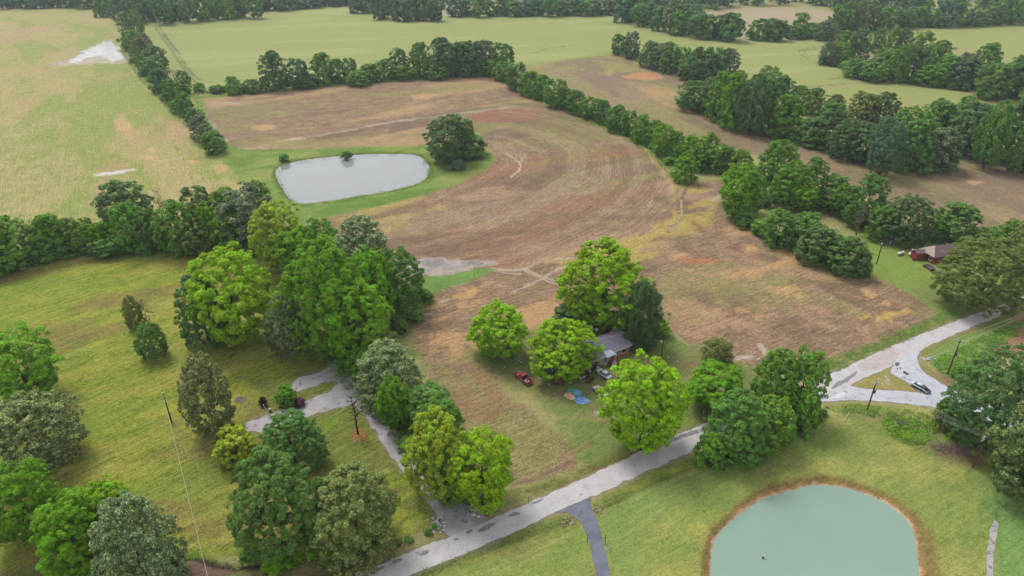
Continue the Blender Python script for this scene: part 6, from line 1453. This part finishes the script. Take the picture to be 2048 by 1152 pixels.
MB().tube((0, 0, 1.5), (0, 0, 2.3), 0.36, n=12).build('barrel', WHITE_T, fd); MB().tube((0, 0, 2.3), (0, 0, 2.5), 0.38, 0.1, 12).build('lid', METAL_G, fd)
def log(p0, p1, r, m, label):
    a = U(*p0); b = U(*p1); o = empty('fallen_pole', a); tag(o, label, 'fallen pole'); v = b-a
    MB().path([(0, 0, r), v*0.5+Vector((0, 0, r+0.02)), v+Vector((0, 0, r))], [r, r*0.9, r*0.6], 7).build('stem', m, o)
log((373,840), (383,854), 0.09, mat('pale_wood', A(206,190,160), 0.8, 0.2, 0.1, 2), 'pale fallen pole on the lawn near the lamp pole')
log((1688,844), (1702,820), 0.09, mat('pale_wood', A(206,190,160), 0.8, 0.2, 0.1, 2), 'pale fallen pole on the bank above the pond')
log((1730,562), (1742,552), 0.1, mat('pale_wood', A(206,190,160), 0.8, 0.2, 0.1, 2), 'pale fallen branch at the corner of the thicket')
# fire ring
fr = empty('fire_ring', U(480,800)); tag(fr, 'ring of stones round a cold fire pit on the lawn', 'fire ring'); R = random.Random(2)
STONE = mat('field_stone', A(176,166,160), 0.9, 0.2, 0.2, 2)
for k in range(11):
    an = 2*pi*k/11; MB().ball((1.1*cos(an), 1.1*sin(an), 0.12), R.uniform(0.16, 0.26), 7, 4, 0.7, k, 0.25).build('stone', STONE, fr)
MB().tube((0, 0, 0.0), (0, 0, 0.05), 0.9, n=16).build('ash_bed', mat('ash', A(120,110,100), 0.95, 0.1, 0.2, 3), fr)
# rubble heaps
def rubble(px, n, spread, m, label, seed, size=(0.12, 0.34)):
    R = random.Random(seed); c = U(*px); mb = MB()
    for _ in range(n): mb.ball((R.gauss(0, spread[0]), R.gauss(0, spread[1]), R.uniform(0.02, 0.14)), R.uniform(*size), 6, 4, 0.7, R.randrange(9999), 0.3)
    o = mb.build('rubble', m); o.location = c; tag(o, label, 'rubble', kind='stuff')
RUBW = mat('white_rubble', A(220,216,218), 0.9, 0.2, 0.12, 3); RUBP = mat('pink_rubble', A(190,160,146), 0.9, 0.2, 0.15, 3); RUBT = mat('tan_rubble', A(186,164,140), 0.9, 0.2, 0.15, 3)
rubble((873,1048), 46, (0.7, 0.9), RUBW, 'white broken concrete on the lawn side of the drive entrance', 1)
rubble((860,1062), 14, (0.5, 0.4), RUBW, 'few white lumps in the weeds by the drive entrance', 2)
rubble((948,1018), 34, (0.55, 0.75), RUBW, 'white broken concrete below the lime tree at the drive entrance', 3)
rubble((782,1092), 60, (1.5, 0.7), RUBP, 'pinkish riprap in the ditch beside the olive tree', 4)
rubble((1138,1046), 26, (0.8, 0.6), RUBT, 'tan stones at the culvert beside the asphalt drive', 5, (0.1, 0.22))
rubble((1195,1018), 14, (0.5, 0.5), RUBT, 'tan stones at the ditch end beside the asphalt drive', 6, (0.1, 0.22))
rubble((1857,718), 16, (0.9, 0.5), RUBW, 'pale lumps on the verge at the road fork', 7, (0.15, 0.4))
# brush piles of cut wood on the mound
def brush_pile(px, w, h, label, seed, m):
    R = random.Random(seed); mb = MB()
    for _ in range(150):
        a = Vector((R.gauss(0, w*0.4), R.gauss(0, w*0.22), max(0.05, R.random()**2*h))); d = Vector((R.uniform(-1, 1), R.uniform(-1, 1), R.uniform(-0.3, 0.5))).normalized()*R.uniform(0.5, 1.6)
        e = a+d; e.z = max(0.03, e.z); mb.tube(a, e, R.uniform(0.02, 0.06), 0.012, 4, False)
    o = mb.build('brush_pile', m); o.location = U(*px); tag(o, label, 'brush pile')
BRW = mat('cut_brush', A(150,136,128), 0.95, 0.1, 0.2, 3)
brush_pile((1885,896), 3.6, 1.0, 'long grey brush pile on the bare mound by the power pole', 1, BRW)
brush_pile((1800,850), 2.6, 0.9, 'grey brush pile in the bright weeds', 2, BRW)
brush_pile((1925,905), 3.0, 0.9, 'grey brush pile beside the reddish power pole', 3, BRW)
# pale gravel path and the float on the near pond
tag(sheet_from_outline('gravel_path', G((1988,1040),(1997,1048),(1990,1090),(1985,1152),(1988,1230),(1968,1230),(1972,1152),(1975,1100),(1980,1060)), 0.07, GRAVM, 0.12, 0.3, 0.1, 9), kind='structure')
fl = empty('pond_float', U(1526,1116,WATER1_Z)+Vector((0, 0, 0))); tag(fl, 'small white float with dark stem on the milky green pond', 'float')
MB().tube((0, 0, -0.05), (0, 0, 0.55), 0.05).build('stem', BLACK, fl); MB().ball((0, 0, 0.68), 0.16, 9, 6, 1.2).build('head', WHITE_T, fl); MB().tube((0, 0, -0.02), (0, 0, 0.1), 0.22, n=10).build('base', BLACK, fl)
# blooms of the magnolia
# ------------------------------------------------------------ the damp air
def haze():
    me = MB().box((0, 1250, 60), (5600, 4000, 130)).mesh('haze', None)
    m = bpy.data.materials.new('damp_air'); m.use_nodes = True; t = m.node_tree; t.nodes.clear()
    o = t.nodes.new('ShaderNodeOutputMaterial'); v = t.nodes.new('ShaderNodeVolumePrincipled')
    v.inputs['Color'].default_value = (0.78, 0.88, 1.0, 1); v.inputs['Density'].default_value = 0.00008; v.inputs['Anisotropy'].default_value = 0.2
    t.links.new(v.outputs[0], o.inputs['Volume']); me.materials.append(m)
    tag(obj('haze', me), 'thin pale haze over the whole valley', 'haze', kind='stuff')
haze()
